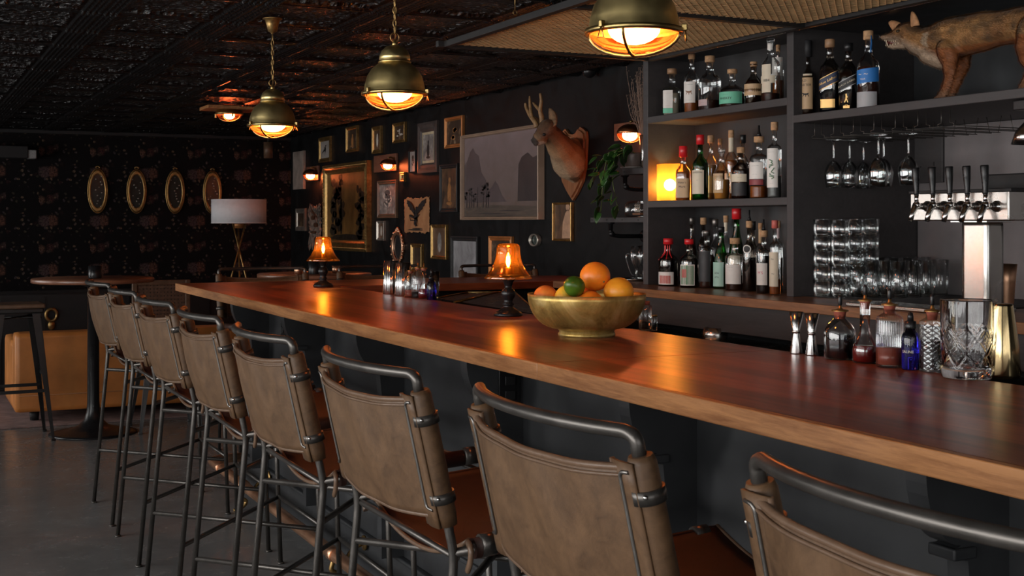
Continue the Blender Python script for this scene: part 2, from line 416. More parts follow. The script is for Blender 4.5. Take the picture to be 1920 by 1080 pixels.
    struct('floor', MB().box2((LEFTX, FRONTY, -.1), (WALLX, BACKY, 0)), m)
    # pressed tin ceiling: every tile's relief is real, the fine beading a bump
    m, nt, b = new_mat('black_pressed_tin'); v = coords(nt)
    vv = coords(nt, (1, 1, 0)); vo = nt.nodes.new('ShaderNodeTexVoronoi'); vo.inputs['Scale'].default_value = 34; L(nt, vv, vo.inputs['Vector'])
    nz = noise(nt, vv, 26, 4, .6, 1.5)
    ad = nt.nodes.new('ShaderNodeMath'); ad.operation = 'MULTIPLY_ADD'; ad.inputs[1].default_value = 1.1; L(nt, nz, ad.inputs[0]); L(nt, vo.outputs['Distance'], ad.inputs[2])
    at = nt.nodes.new('ShaderNodeAttribute'); at.attribute_name = 'orn'
    mu = nt.nodes.new('ShaderNodeMath'); mu.operation = 'MULTIPLY'; L(nt, ad.outputs[0], mu.inputs[0]); L(nt, at.outputs['Fac'], mu.inputs[1])
    b.inputs['Base Color'].default_value = (.006, .006, .0065, 1); b.inputs['Roughness'].default_value = .26; b.inputs['Specular IOR Level'].default_value = .75
    bump(nt, b, mu.outputs[0], 1.0, .030)
    T = .615; px, py = .86, 6.224
    def hgt(x, y):
        u = ((x - px) / T) % 1.0; w_ = ((y - py) / T) % 1.0
        dx = min(u, 1 - u) * T; dy = min(w_, 1 - w_) * T; d = min(dx, dy)
        h = -.008 if d < .011 else 0
        if .015 < dx < .090: h += -.010 * sin((dx - .015) / .075 * 3 * pi) ** 2
        if .012 < dy < .040: h += -.006 * sin((dy - .012) / .028 * pi) ** 2
        if dx > .095 and dy > .05:
            h += .014 if dx > .11 and dy > .065 else .007
            cx, cy = (u - .5) * T, (w_ - .5) * T; r = sqrt(cx * cx + cy * cy); th = atan2(cy, cx)
            h += -.004 * sin(r * 80 + 2.0 * sin(th * 4))
        o_ = 1 if dx > .10 and dy > .045 else (.22 if dx > .09 or dy < .04 else .10)
        return h, o_
    mb = MB()
    xo = [0, .0105, .0115, .015] + [.015 + .075 * i / 24 for i in range(1, 25)] + [.095, .110, .14, .17, .20, .235, .27]; xo = xo + [.3075] + [T - q for q in xo[::-1][:-1]]
    yo = [0, .0105, .0115] + [.012 + .028 * i / 6 for i in range(0, 7)] + [.05, .065, .10, .14, .18, .22, .26]; yo = yo + [.3075] + [T - q for q in yo[::-1][:-1]]
    xs = sorted({round(px + T * k + q, 5) for k in range(-1, 6) for q in xo if px + T * k + q < WALLX}) + [WALLX]
    ys = sorted({round(py + T * k + q, 5) for k in range(-7, 14) for q in yo if py + T * k + q < BACKY}) + [BACKY]
    grid_ = []; orn = []
    for x in xs:
        row = []
        for y in ys:
            h_, o_ = hgt(x, y); row.append(mb.bm.verts.new((x, y, CEIL + h_))); orn.append(o_)
        grid_.append(row)
    for i in range(len(xs) - 1):
        for j in range(len(ys) - 1):
            f_ = mb.bm.faces.new((grid_[i][j], grid_[i][j + 1], grid_[i + 1][j + 1], grid_[i + 1][j])); f_.smooth = True
    X0, Y0 = xs[0], ys[0]; norn = len(orn)
    for a, c in (((LEFTX, FRONTY), (X0, BACKY)), ((X0, FRONTY), (WALLX, Y0))): mb.box2((a[0], a[1], CEIL), (c[0], c[1], CEIL + .06))
    o = mb.build('ceiling', m, fixn=False); o['kind'] = 'structure'
    at_ = o.data.attributes.new('orn', 'FLOAT', 'POINT')
    for i in range(norn): at_.data[i].value = orn[i]
    struct('trim_1', MB().box2((LEFTX, BACKY - .03, CEIL - .04), (WALLX, BACKY, CEIL), .004), M['blackmatte'])
room()

# ================================================================== BAR
BX = 1.70; TOP = 1.07; ZB = 1.026
def bar():
    t = thing('bar_countertop', 'long dark mahogany bar top with a pale oak front edge, turning the far corner', 'counter', (1.492, 2.9, ZB))
    def pt(nm, a, c, mat, bev=.003):
        o = Vector((1.492, 2.9, ZB)); return MB().box2(Vector(a) - o, Vector(c) - o, bev).build(nm, mat, t)
    e = .022
    pt('counter_board', (1.492 + e, -.7, ZB), (2.267, 2.8995, TOP), M['counter'])
    pt('counter_board', (1.492 + e, 2.9005, ZB), (2.267, 7.65 - e, TOP), M['counter'])
    pt('counter_board', (2.268, 6.9, ZB), (WALLX - .03, 7.65 - e, TOP), M['counter_far'])
    pt('edge_strip', (1.492, -.7, ZB - .0005), (1.492 + e, 2.8995, TOP + .0005), M['counter_edge'])['label'] = 'pale oak edge strip, nearer length'
    pt('edge_strip', (1.492, 2.9005, ZB - .0005), (1.492 + e, 7.65, TOP + .0005), M['counter_edge'])['label'] = 'pale oak edge strip, farther length'
    pt('edge_strip', (1.492 + e, 7.65 - e, ZB), (WALLX - .03, 7.65, TOP), M['counter_edge'])
    # cabinet
    t = thing('bar_cabinet', 'black panelled bar front carrying the mahogany top', 'bar cabinet', (BX, 2.9, 0))
    o = Vector((BX, 2.9, 0))
    def bx(nm, a, c, bev=.003, mat=None): return MB().box2(Vector(a) - o, Vector(c) - o, bev).build(nm, mat or M['black_paint'], t)
    bx('front_panel', (BX, -.7, 0), (BX + .04, 6.75, ZB - .001)); bx('end_panel', (BX + .04, 6.71, 0), (2.2, 6.75, ZB - .001))
    bx('back_panel', (2.16, -.7, 0), (2.2, 6.71, ZB - .001)); bx('far_wing', (2.2, 7.16, 0), (WALLX - .05, 7.20, ZB - .001))
    bx('far_wing_end', (2.16, 6.75, .0), (2.2, 7.20, ZB - .001))
    bx('skirting_board', (BX - .018, -.7, 0), (BX, 6.75, .17)); bx('skirting_cap', (BX - .026, -.7, .17), (BX, 6.75, .185), .006)
    bx('panel_rail', (BX - .012, -.7, .30), (BX, 6.75, .315), .004)
    ys = [.63, 1.57, 2.50, 3.42, 4.42, 5.38, 6.32]
    for i, y in enumerate(ys):
        prof = [(BX, ZB - .001), (1.512, ZB - .001)]
        for k in range(1, 11):
            a = k / 10 * pi / 2; prof.append((1.512 + .078 * (1 - cos(a)), ZB - .128 * sin(a)))
        prof += [(1.575, .893), (1.575, .876), (1.605, .870), (1.612, .80), (1.612, .185), (BX, .185)]
        rot = Matrix(((1, 0, 0, 0), (0, 0, 1, 0), (0, 1, 0, 0), (0, 0, 0, 1)))
        mb = MB(); mb.prism([(x - BX, z) for x, z in prof], y - .024 - 2.9, y + .024 - 2.9, rot)
        mb.build('corbel', M['black_paint'], t)
        MB().box2((1.568 - BX, y - .030 - 2.9, .874), (1.62 - BX, y + .030 - 2.9, .894), .004).build('corbel_ledge', M['black_paint'], t)
    for y in ():
        ym = y + .47; mb = MB().box2((-.012, ym - .03 - 2.9, .31), (0, ym + .03 - 2.9, ZB - .01), .003); mb.build('batten', M['black_paint'], t)
    # outlets fixed on the corbels' near faces
    def outlet(p, lab, face):
        q = thing('wall_outlet', lab, 'power outlet', p)
        if face == 'y':
            MB().box((0, -.003, 0), (.072, .006, .115), None, .003).build('cover_plate', M['blackgloss'], q)
            for dz in (.022, -.022): MB().box((0, -.008, dz), (.034, .006, .028), None, .003).build('socket', M['blackmatte'], q)
        else:
            MB().box((-.003, 0, 0), (.006, .072, .115), None, .003).build('cover_plate', M['blackgloss'], q)
            for dz in (.022, -.022): MB().box((-.008, 0, dz), (.006, .034, .028), None, .003).build('socket', M['blackmatte'], q)
    outlet((1.652, 3.42 - .0245, .938), 'black power outlet under the bar edge, behind the second nearest tall stool', 'y')
    outlet((BX - .001, 6.02, .93), 'black power outlet near the far end of the bar front', 'x')
    # foot rail
    t = thing('foot_rail', 'copper foot rail running along the floor in front of the bar', 'foot rail', (1.545, 2.9, .125))
    r = .025
    MB().tube([(0, -1.40, 0), (0, 3.98, 0)], r, 20).build('rail_tube', M['copper'], t)
    MB().tube([(0, 3.98, 0), (.02, 4.03, 0), (.06, 4.05, 0), (.50, 4.05, 0)], r, 20, smooth_path=.03).build('rail_tube', M['copper'], t)
    for y in (3.80, 3.30, 1.86, .42, -1.02):
        MB().tube([(0, y - .03, 0), (0, y + .03, 0)], r + .004, 20).build('rail_collar', M['copper'], t)
        if y == 3.80: continue
        br = MB()
        br.tube(spline([(0, y, -.02), (-.01, y, -.06), (.012, y, -.08), (-.005, y, -.105), (-.05, y, -.1215)], 6), [.010] * 25, 10)
        br.tube(spline([(-.005, y, .0), (.04, y, -.03), (.07, y, .0), (.10, y, .02), (.125, y, .03)], 6), .008, 10)
        br.lathe([(.0, 0), (.030, 0), (.030, .006), (.012, .010)], 20, (.129, y, .03), axis=Matrix.Rotation(-pi / 2, 3, 'Y'))
        br.build('rail_bracket', M['gold'], t)
bar()

# ================================================================== BAR STOOLS
def make_stool():
    t = thing('bar_stool', 'x', 'bar stool', (0, 0, 0))
    r = .0095
    for s in (1, -1):
        MB().tube([(-.275, s * .28, .004), (-.205, s * .28, .775), (-.278, s * .28, 1.10)], r, 14, smooth_path=.03).build('leg', M['iron'], t)
        MB().tube([(.275, s * .28, .004), (.245, s * .28, .805)], r, 14).build('leg', M['iron'], t)
        MB().tube([(-.207, s * .28, .78), (.246, s * .28, .81)], r, 12).build('seat_rail', M['iron'], t)
        for x in (-.275, .275):
            MB().lathe([(.0, 0), (.015, 0), (.015, .006), (.010, .008), (.0, .008)], 16, (x, s * .28, 0)).build('foot_glide', M['iron'], t)
        # the seat leather's sleeve round the rail, open curl at the back
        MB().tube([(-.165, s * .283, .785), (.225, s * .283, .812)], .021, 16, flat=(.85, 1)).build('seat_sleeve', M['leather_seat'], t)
        for x in (-.135, .195):
            MB().tube([(x - .016, s * .283, .787 + (x + .165) * .069), (x + .016, s * .283, .789 + (x + .165) * .069)], .0235, 16, flat=(.87, 1)).build('seat_clip', M['iron'], t)
    # top rail: up off both posts, bowed backwards
    pts = [(-.278, .28, 1.09), (-.286, .28, 1.132)]
    for k in range(0, 13):
        a = -1 + 2 * k / 12; pts.append((-.290 - .052 * (1 - abs(a) ** 2.2), -.262 * a, 1.139))
    pts += [(-.286, -.28, 1.132), (-.278, -.28, 1.09)]
    MB().tube([pts[0], pts[1]] + pts[2:-2] + [pts[-2], pts[-1]], .0108, 14, smooth_path=.02).build('top_rail', M['iron'], t)
    # braces
    for z, xr, xf in ((.268, -.251, .266), (.68, -.214, .250)):
        MB().rod((xr, .28, z), (xf, -.28, z), .0085).build('cross_brace', M['iron'], t)
        MB().rod((xr, -.28, z - .004), (xf, .28, z + .014), .0085).build('cross_brace', M['iron'], t)
    MB().rod((.266, -.28, .285), (.266, .28, .285), .0085).build('foot_bar', M['iron'], t)
    MB().rod((-.2, -.28, .77), (-.2, .28, .77), .0075).build('seat_bar', M['iron'], t)
    MB().rod((.247, -.28, .76), (.247, .28, .76), .0075).build('seat_bar', M['iron'], t)
    # seat sling
    def seat(u, v):
        a = 2 * v - 1; x = -.175 + .41 * u
        sag = .070 * (1 - abs(a) ** 2.2) * (1 - .25 * u)
        return Vector((x, a * .283, .803 + .028 * u - sag))
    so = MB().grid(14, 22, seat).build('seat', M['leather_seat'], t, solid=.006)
    for u, nm in ((0, 0), (1, 1)):
        MB().tube([seat(u, k / 22) + Vector((0, 0, .0)) for k in range(23)], .0055, 8).build('seat_piping', M['leather_edge'], t)
    # hanging ends of the seat leather
    for s in (1, -1):
        pts = [(-.178, s * .285, .80), (-.182, s * .308, .79), (-.182, s * .305, .765), (-.182, s * .292, .745)]
        MB().tube(spline(pts, 5), [.006] * 16, 8, flat=(1.0, 1.4)).build('seat_tab', M['leather_edge'], t)
    # back sling, slung between the posts, belly to the rear
    def post(z): k = (z - .775) / (1.10 - .775); return -.205 - .073 * k
    def back(u, v):
        a = 2 * u - 1; s = 1 - abs(a) ** 3.0
        top = 1.090 - .016 * (1 - a * a)
        bot = .856 - .014 * (1 - a * a)
        z = bot + (top - bot) * v
        wr = .0022 * sin(9 * a + 5 * v) * s
        return Vector((post(z) - .016 - .046 * s * (.80 + .20 * sin(pi * v)) + wr, -a * .272, z))
    MB().grid(26, 16, back).build('backrest', M['leather_back'], t, solid=.006)
    MB().tube([back(k / 26, 1) for k in range(27)], .0058, 8).build('back_piping', M['leather_edge'], t)
    MB().tube([back(k / 26, 1) + Vector((-.004, 0, -.011)) for k in range(27)], .0032, 6).build('back_seam', M['leather_edge'], t)
    MB().tube([back(k / 26, 0) for k in range(27)], .0050, 8).build('back_piping', M['leather_edge'], t)
    for s in (1, -1):
        # sleeve of leather round the post and its stitched flap
        zz = [.838, .86, .95, 1.04, 1.098, 1.108]
        MB().tube([(post(z), s * .281, z) for z in zz], [.019, .0215, .0225, .0225, .0215, .018], 18).build('back_sleeve', M['leather_back'], t)
        def flap(u, v, s=s):
            z = .834 + .264 * v; return Vector((post(z) - .022 - .004 * sin(pi * u), s * (.292 - .058 * u), z))
        MB().grid(4, 8, flap).build('sleeve_flap', M['leather_back'], t, solid=.005)
        MB().tube([flap(1, k / 8) for k in range(9)], .0042, 8).build('flap_edge', M['leather_edge'], t)
        # rod held by two clips
        yy = s * .262
        rodp = [(post(1.085) - .026, s * .284, 1.085), (post(1.083) - .029, yy, 1.083), (post(.872) - .030, yy, .872), (post(.870) - .026, s * .284, .870)]
        MB().tube(rodp, .0033, 8, smooth_path=.010).build('clamp_rod', M['clip'], t)
        for z in (1.052, .895):
            cl = MB(); cl.tube([(post(z - .010), s * .281, z - .010), (post(z + .010), s * .281, z + .010)], .0265, 18)
            c_ = cl.build('strap_clip', M['iron'], t)
            MB().sphere((post(z) - .017, s * .302, z), .0045, 1).build('rivet', M['chrome'], c_)
    return t
stool = make_stool()
def place(o, x, y, rz, label, grp='bar stools drawn up to the bar'):
    o.location = (x, y, 0); o.rotation_euler = (0, 0, R(rz)); o['label'] = label; o['group'] = grp
NEAR = ['nearest bar stool, only its top rail and a corner of the leather in view',
        'second nearest bar stool, its broad leather back filling the lower middle of the view',
        'third nearest bar stool in the row, russet seat showing past its back',
        'fourth bar stool from the near end of the row at the bar',
        'fifth bar stool from the near end of the row at the bar',
        'sixth bar stool from the near end of the row at the bar',
        'second farthest bar stool in the row along the bar front',
        'farthest bar stool in the row, next to the black pedestal table']
XS = [1.262, 1.225, 1.192, 1.172, 1.172, 1.172, 1.175, 1.178]
YS = [1.01, 1.785, 2.565, 3.34, 4.11, 4.885, 5.66, 6.435]
for i in range(8):
    place(stool if i == 0 else copy_tree(stool), XS[i], YS[i], (0, -1, .6, 0, -.8, .5, 0, .8)[i], NEAR[i])
for u, v, lab in ((488, 503, 'bar stool beyond the bar end, in front of the tripod floor lamp'),
               (706, 499, 'bar stool beyond the far bar top, behind the polished steel tumblers'),
               (928, 497, 'bar stool beyond the far bar top, behind the nearer bell shaped lamp')):
    p = on_z(u, v, 1.14); place(copy_tree(stool), p.x, p.y - .34, -90, lab, 'bar stools on the far side of the bar')

# ================================================================== BACK BAR
BZ = 1.117; SX = 3.44; SB = 3.73; S1 = 1.545; S2 = 1.975; S3 = 1.895; ST = .034; UT = 2.30
YL, YR = 5.45, 4.335
def back_bar():
    t = thing('back_counter', 'walnut back counter under the bottle shelves and beer taps', 'counter', (3.21, 3, BZ - .038))
    o = Vector((3.21, 3, BZ - .038))
    def bx(nm, a, c, mat, bev=.003): return MB().box2(Vector(a) - o, Vector(c) - o, bev).build(nm, mat, t)
    bx('counter_board', (3.21, -.6, BZ - .038), (WALLX - .002, 6.05, BZ), M['walnut'])
    bx('fascia_plank', (3.245, -.6, .955), (3.27, 6.0, BZ - .038), M['black_wood'])
    bx('cabinet', (3.62, -.6, 0), (WALLX - .01, 6.0, BZ - .038), M['blackmatte'])
    for y in (5.98, 3.6, 1.0): bx('bracket', (3.27, y - .02, .96), (3.62, y + .02, BZ - .04), M['blackmatte'])
    # underbar steel
    t = thing('underbar_cooler', 'low black and steel underbar cooler below the back counter', 'cooler', (2.95, 3, 0)); o = Vector((2.95, 3, 0))
    bx('cooler_body', (3.05, -.4, 0), (3.60, 5.6, .86), M['blackmatte'])
    bx('steel_top', (3.02, -.4, .86), (3.60, 5.6, .885), M['steel'])
    bx('steel_rail', (3.02, -.4, .91), (3.04, 5.4, .935), M['steel'])
    for y in (5.2, 3.9, 2.6, 1.3): bx('rail_post', (3.022, y, .885), (3.038, y + .02, .91), M['steel'])
    # shelf unit
    t = thing('bottle_shelf_unit', 'charcoal painted shelf unit holding the rows of liquor bottles', 'shelves', (SX, YR, BZ)); o = Vector((SX, YR, BZ))
    P = M['shelf_paint']; K = M['black_paint']
    bx('upright', (SX, YL, BZ), (WALLX - .005, YL + .045, UT), P); bx('upright', (SX, YR - .045, BZ), (WALLX - .005, YR, UT), P)
    bx('back_board', (SB, YR, BZ), (SB + .02, YL, UT), M['shelf_back'])
    for z in (S1, S2): bx('shelf_board', (SX, YR, z - ST), (SB, YL, z), P)
    bx('shelf_board', (SX, .6, S3 - ST), (WALLX - .005, YR - .045, S3), P)
    bx('top_board', (SX + .02, .6, UT - .03), (WALLX - .005, YR - .045, UT), K); bx('top_board', (SX + .02, YR, UT - .03), (SB, YL, UT), K)
    bx('pale_metal_rail', (SX + .004, YR + .01, 2.254), (SX + .010, YL - .03, 2.262), M['chrome']); bx('pale_metal_rail', (SX + .004, .6, 2.254), (SX + .010, YR - .055, 2.262), M['chrome'])  # polished rail added for the thin bright line; it gives no light
    bx('back_board', (WALLX - .03, .6, S3), (WALLX - .01, YR - .045, UT), K)
    # soffit over the unit, under the ceiling
    struct('trim_3', MB().box2((SX + .05, .4, UT), (WALLX, YL + .045, CEIL)), M['blackmatte'])
    # splash wall panel with its cover
    a = on_x(1752, 230, WALLX - .02); c = on_x(1768, 342, WALLX - .02)
    q = thing('wall_access_panel', 'square painted access panel on the wall behind the beer taps', 'panel', (WALLX - .012, c.y + .25, (a.z + c.z) / 2))
    MB().box((0, .0, 0), (.022, .5, abs(a.z - c.z)), None, .003).build('cover', M['shelf_paint'], q)
    MB().box((-.012, -.20, -.05), (.004, .006, .018), None, .001).build('screw_slot', M['blackmatte'], q)
    MB().box((-.012, -.12, -.06), (.004, .006, .006), None, .001).build('screw_slot', M['blackmatte'], q)
    # painted splash wall in the right bay
    struct('trim_4', MB().box2((WALLX - .010, .6, BZ + .001), (WALLX - .002, YR - .05, S3 - ST - .002)), M['splash'])
M['shelf_back'] = plain('shaded_shelf_back', (.020, .019, .020), .5, 0, .2, 5)  # shelf paint darkened: the shade inside the unit is put into the colour
M['splash'] = plain('grey_splash_paint', (.15, .135, .137), .34, 0, .18, 5, .06)
back_bar()

# ---- bottles
def label_patch(mb, r, z0, z1, a0, a1, q=0, n=4.0, lift=.0006, seg=14, tilt=0):
    def fn(u, v):
        a = R(a0 + (a1 - a0) * u) - pi / 2; rr = r + lift
        if q: e = (abs(cos(a)) ** n + abs(sin(a)) ** n) ** (-1 / n); rr = rr * (1 + (e - 1) * q)
        return Vector((rr * cos(a), rr * sin(a), z0 + (z1 - z0) * v + tilt * (u - .5)))
    mb.grid(seg, 2, fn)
SHAPES = {
 'standard': [(0, .93, 0), (.008, 1, 0), (.56, 1, 0), (.62, .95, 0), (.67, .78, 0), (.71, .50, 0), (.75, .37, 0), (.80, .34, 0), (.955, .33, 0), (.958, .40, 0), (.985, .40, 0), (.99, .36, 0)],
 'shouldered': [(0, .93, 0), (.008, 1, 0), (.66, 1, 0), (.70, .95, 0), (.725, .75, 0), (.74, .45, 0), (.76, .35, 0), (.96, .33, 0), (.965, .42, 0), (.99, .42, 0)],
 'flute': [(0, .9, 0), (.008, 1, 0), (.38, 1, 0), (.50, .90, 0), (.62, .68, 0), (.74, .45, 0), (.84, .35, 0), (.95, .32, 0), (.955, .38, 0), (.99, .38, 0)],
 'squat': [(0, .93, 0), (.01, 1, 0), (.44, 1, 0), (.50, .95, 0), (.56, .70, 0), (.61, .38, 0), (.66, .26, 0), (.92, .25, 0), (.95, .34, 0), (.985, .36, 0)],
 'round': [(0, .75, 0), (.01, .85, 0), (.20, .97, 0), (.36, 1, 0), (.50, .95, 0), (.60, .75, 0), (.68, .45, 0), (.74, .33, 0), (.95, .31, 0), (.955, .40, 0), (.99, .40, 0)],
 'square': [(0, .80, 1), (.008, .86, 1), (.60, .86, 1), (.66, .80, .8), (.71, .60, .3), (.76, .38, 0), (.80, .34, 0), (.955, .32, 0), (.96, .38, 0), (.99, .38, 0)],
 'slab': [(0, .86, 1), (.01, .90, 1), (.56, .90, 1), (.61, .85, 1), (.635, .55, .5), (.65, .36, 0), (.92, .34, 0), (.925, .42, 0), (.985, .42, 0)],
}
def shape_r(sh, f):
    p = SHAPES[sh]
    for a, b in zip(p, p[1:]):
        if a[0] <= f <= b[0]:
            t = (f - a[0]) / max(1e-6, b[0] - a[0]); return a[1] + (b[1] - a[1]) * t, a[2] + (b[2] - a[2]) * t
    return p[-1][1], 0
def bottle(u, vtop, hw, z, x, sh, glass, liq, level, lab, cap, desc, grp, texts=(), extra=None, turn=22, base_v=None):
    """cap: (material, top fraction taken, width factor). lab: list of (z0, z1, a0, a1, material[, tilt])"""
    if base_v: p = on_z(u, base_v, z)
    else: p = on_x(u, V0, x); p.z = z
    # shape height from the row the top reaches
    wd = depth(p); top = H - (vtop - V0) * wd / F; h = top - z; r = hw * wd / F
    t = thing('liquor_bottle', desc, 'bottle', p, face_cam(p, -turn), grp)
    sp = SHAPES[sh]; sg = 28
    cm, ch, cw = cap; hb = h * (1 - ch * .55)
    rr = [r * a[1] for a in sp]; zz = [hb * a[0] for a in sp]; sq = [a[2] for a in sp]
    MB().lathe([(q, s_) for q, s_ in zip(rr, zz)], sg, sq=sq).build('glass_body', glass, t)
    if liq:
        pts = []; qs = []
        for i in range(0, 15):
            f = .012 + (level - .012) * i / 14; a, q = shape_r(sh, f); pts.append((r * a * .93, hb * f)); qs.append(q)
        MB().lathe(pts, 24, sq=qs).build('liquid', liq, t)
    nr = shape_r(sh, .97)[0] * r
    MB().lathe([(nr * .8, hb * .93), (nr * cw, hb * .935 + .001), (nr * cw, h * .995), (nr * cw * .93, h)], 20).build('stopper' if ch > .04 else 'bottle_cap', cm, t)
    for i, lb in enumerate(lab):
        a, q = shape_r(sh, lb[0] + .02); mb = MB()
        label_patch(mb, r * a, hb * lb[0], hb * lb[1], lb[2], lb[3], q, tilt=(lb[5] if len(lb) > 5 else 0))
        lo = mb.build('label', lb[4], t)
        if i == 0 and texts:
            tb = MB()
            for tx in texts:
                txt, size, zf, mt = tx[:4]; off = tx[4] if len(tx) > 4 else 0; slope = tx[5] if len(tx) > 5 else 0
                def wrap(xx, yy, zf=zf, off=off, slope=slope):
                    ang = (xx + off) / (r * a) - pi / 2; R_ = r * a + .0012
                    if q: e = (abs(cos(ang)) ** 4 + abs(sin(ang)) ** 4) ** (-.25); R_ = R_ * (1 + (e - 1) * q)
                    return Vector((R_ * cos(ang), R_ * sin(ang), hb * zf + yy + slope * xx))
                tb2 = MB(); lettering(tb2, [(txt, size, 0, 0)], wrap); tb2.build('lettering', mt, lo)
    if extra: extra(t, r, h, hb)
    return t
def flatmat(nm, col, rough=.55, metal=0): return plain(nm, col, rough, metal, .06, 20)
K = dict(cream=flatmat('cream_paper', (.62, .55, .42)), white=flatmat('white_paper', (.68, .66, .62)), tan=flatmat('tan_paper', (.50, .34, .19)),
         green=flatmat('mint_paper', (.14, .48, .32)), ink=flatmat('black_ink', (.012, .012, .012)), brownink=flatmat('brown_ink', (.20, .09, .04)),
         red=flatmat('red_wax', (.55, .015, .02), .3), redpaper=flatmat('red_paper', (.45, .10, .08)), blue=flatmat('blue_paper', (.02, .17, .50)),
         navy=flatmat('navy_paper', (.02, .03, .07)), gold=flatmat('gold_foil', (.55, .34, .12), .35, .6), pink=flatmat('faded_pink_paper', (.45, .33, .33)),
         mint=flatmat('pale_mint_paper', (.34, .55, .46)), maroon=flatmat('maroon_paper', (.22, .03, .035)), black=flatmat('black_paper', (.014, .014, .016)),
         silver=flatmat('silver_foil', (.5, .5, .5), .3, .9), grey=flatmat('grey_paper', (.36, .36, .37)), pinkink=flatmat('pink_ink', (.5, .05, .12)), leaf=flatmat('leaf_green_ink', (.10, .22, .12)))
def liquid(nm, col):
    m, nt, b = new_mat(nm); b.inputs['Base Color'].default_value = c4(col); b.inputs['Roughness'].default_value = .08
    b.inputs['Specular IOR Level'].default_value = .3; return m
Q = dict(amber=liquid('amber_spirit', (.24, .065, .012)), dark=liquid('dark_spirit', (.035, .010, .006)), black=liquid('black_liqueur', (.008, .006, .007)),
         gold=liquid('golden_spirit', (.40, .17, .03)), red=liquid('ruby_liqueur', (.14, .008, .008)), green=liquid('green_liqueur', (.02, .11, .03)), blue=liquid('blue_black_spirit', (.004, .009, .022)),
         clear=liquid('clear_spirit', (.12, .12, .115)), rose=liquid('rose_bitters', (.24, .055, .035)), ginlike=liquid('pale_spirit', (.22, .20, .15)))
G = M['glass']
def horse(zf, size, mt):
    def fn(t, r, h, hb):
        pts = [(-.5, .1), (-.62, .25), (-.55, .32), (-.4, .25), (-.2, .18), (.2, .18), (.42, .28), (.5, .2), (.4, .02), (.55, -.35), (.48, -.38), (.3, -.05), (.1, -.1), (.05, -.4), (-.02, -.4), (-.02, -.08), (-.25, -.06), (-.45, -.38), (-.52, -.35), (-.35, .0)]
        mb = MB(); vs_ = []
        for x, y in pts:
            ang = x * size / r - pi / 2; rr = shape_r('standard', .3)[0] * r + .0016
            vs_.append(mb.bm.verts.new((rr * cos(ang), rr * sin(ang), hb * zf + y * size)))
        mb.bm.faces.new(vs_); mb.build('emblem', mt, t)
    return fn
def disc_emblem(zf, rad, mt, mt2):
    def fn(t, r, h, hb):
        mb = MB(); vs_ = []
        for k in range(24):
            x, y = rad * cos(k * pi / 12), rad * sin(k * pi / 12); ang = x / r - pi / 2
            vs_.append(mb.bm.verts.new(((r + .0016) * cos(ang), (r + .0016) * sin(ang), hb * zf + y)))
        mb.bm.faces.new(vs_); e = mb.build('emblem', mt, t)
        mb = MB(); vs_ = []
        for k in range(24):
            x, y = rad * .72 * cos(k * pi / 12), rad * .72 * sin(k * pi / 12); ang = x / r - pi / 2
            vs_.append(mb.bm.verts.new(((r + .0022) * cos(ang), (r + .0022) * sin(ang), hb * zf + y)))
        mb.bm.faces.new(vs_); mb.build('emblem_centre', mt2, e)
    return fn
M['woodcap'] = plain('turned_wood_cap', (.30, .17, .09), .5, 0, .25, 40)
cork = (M['cork'], .08, .95); cork_big = (M['cork'], .09, 1.12); blackcap = (M['blackgloss'], .12, 1.25); woodcap = (M['woodcap'], .085, 1.2)
def pourer(c=None): return (c or M['cork'], .05, 1.2)
def spout(t, r, h, hb):
    mb = MB(); mb.lathe([(r * .30, h), (r * .22, h + .012), (r * .13, h + .022), (r * .11, h + .050)], 12); mb.build('pour_spout', M['blackgloss'], t)
g1 = 'bottles on the top left shelf'; g2 = 'bottles on the top right shelf'; g3 = 'bottles on the middle shelf'; g4 = 'bottles on the back counter'
a_ = -62; b_ = 48
bottle(1260, 129, 18, S2, 3.53, 'slab', G, Q['ginlike'], .50, [(.17, .56, a_, 10, K['white']), (.06, .165, a_, 10, K['green'])], woodcap, 'square clear bottle with a white label over a green band, leftmost on the top shelf', g1, [('— — —', .010, .50, K['redpaper'], -.016), ('— —', .009, .22, K['redpaper'], -.016)], turn=6)
bottle(1297, 98, 14.5, S2, 3.54, 'standard', G, Q['amber'], .22, [(.18, .54, a_, b_, K['white'])], cork_big, 'tall clear bottle with a horse and rider on its white label, top left shelf', g1, [('— — —', .011, .49, K['ink']), ('— — — —', .007, .23, K['ink'])], horse(.36, .030, K['brownink']))
bottle(1331, 105, 21, S2, 3.53, 'standard', G, Q['dark'], .20, [(.09, .21, a_, 8, K['pink'])], cork_big, 'wide clear bottle with white script on the glass and a small pink label', g1, [('— — —', .007, .15, K['ink'], -.02)])
bottle(1373, 130, 24, S2, 3.53, 'squat', G, Q['dark'], .38, [(.10, .42, -75, 70, K['green'])], cork_big, 'squat clear decanter bottle wrapped in a mint green band', g1, [('— — —', .008, .35, K['ink'], -.012), ('WHISKEY', .016, .24, K['ink'], -.014)])
bottle(1413, 116, 17.5, S2, 3.53, 'round', M['glass_dark'], Q['dark'], .60, [(.22, .50, -75, 75, K['tan'])], cork, 'round dark bottle with a tan hand written label, top left shelf', g1, [('— — — —', .009, .42, K['brownink']), ('— — —', .009, .34, K['brownink']), ('— — — —', .009, .27, K['brownink'])])
def cross_label(t, r, h, hb):
    mb = MB(); label_patch(mb, r, hb * .30, hb * .42, -70, 50, lift=.0008); label_patch(mb, r, hb * .15, hb * .60, -42, 22, lift=.0009)
    lo = mb.build('label', K['cream'], t)
    tb = MB(); lettering(tb, [('1884', .017, -.006, hb * .34)], lambda x, y: Vector(((r + .002) * cos(x / r - pi / 2), (r + .002) * sin(x / r - pi / 2), y))); tb.build('lettering', K['ink'], lo)
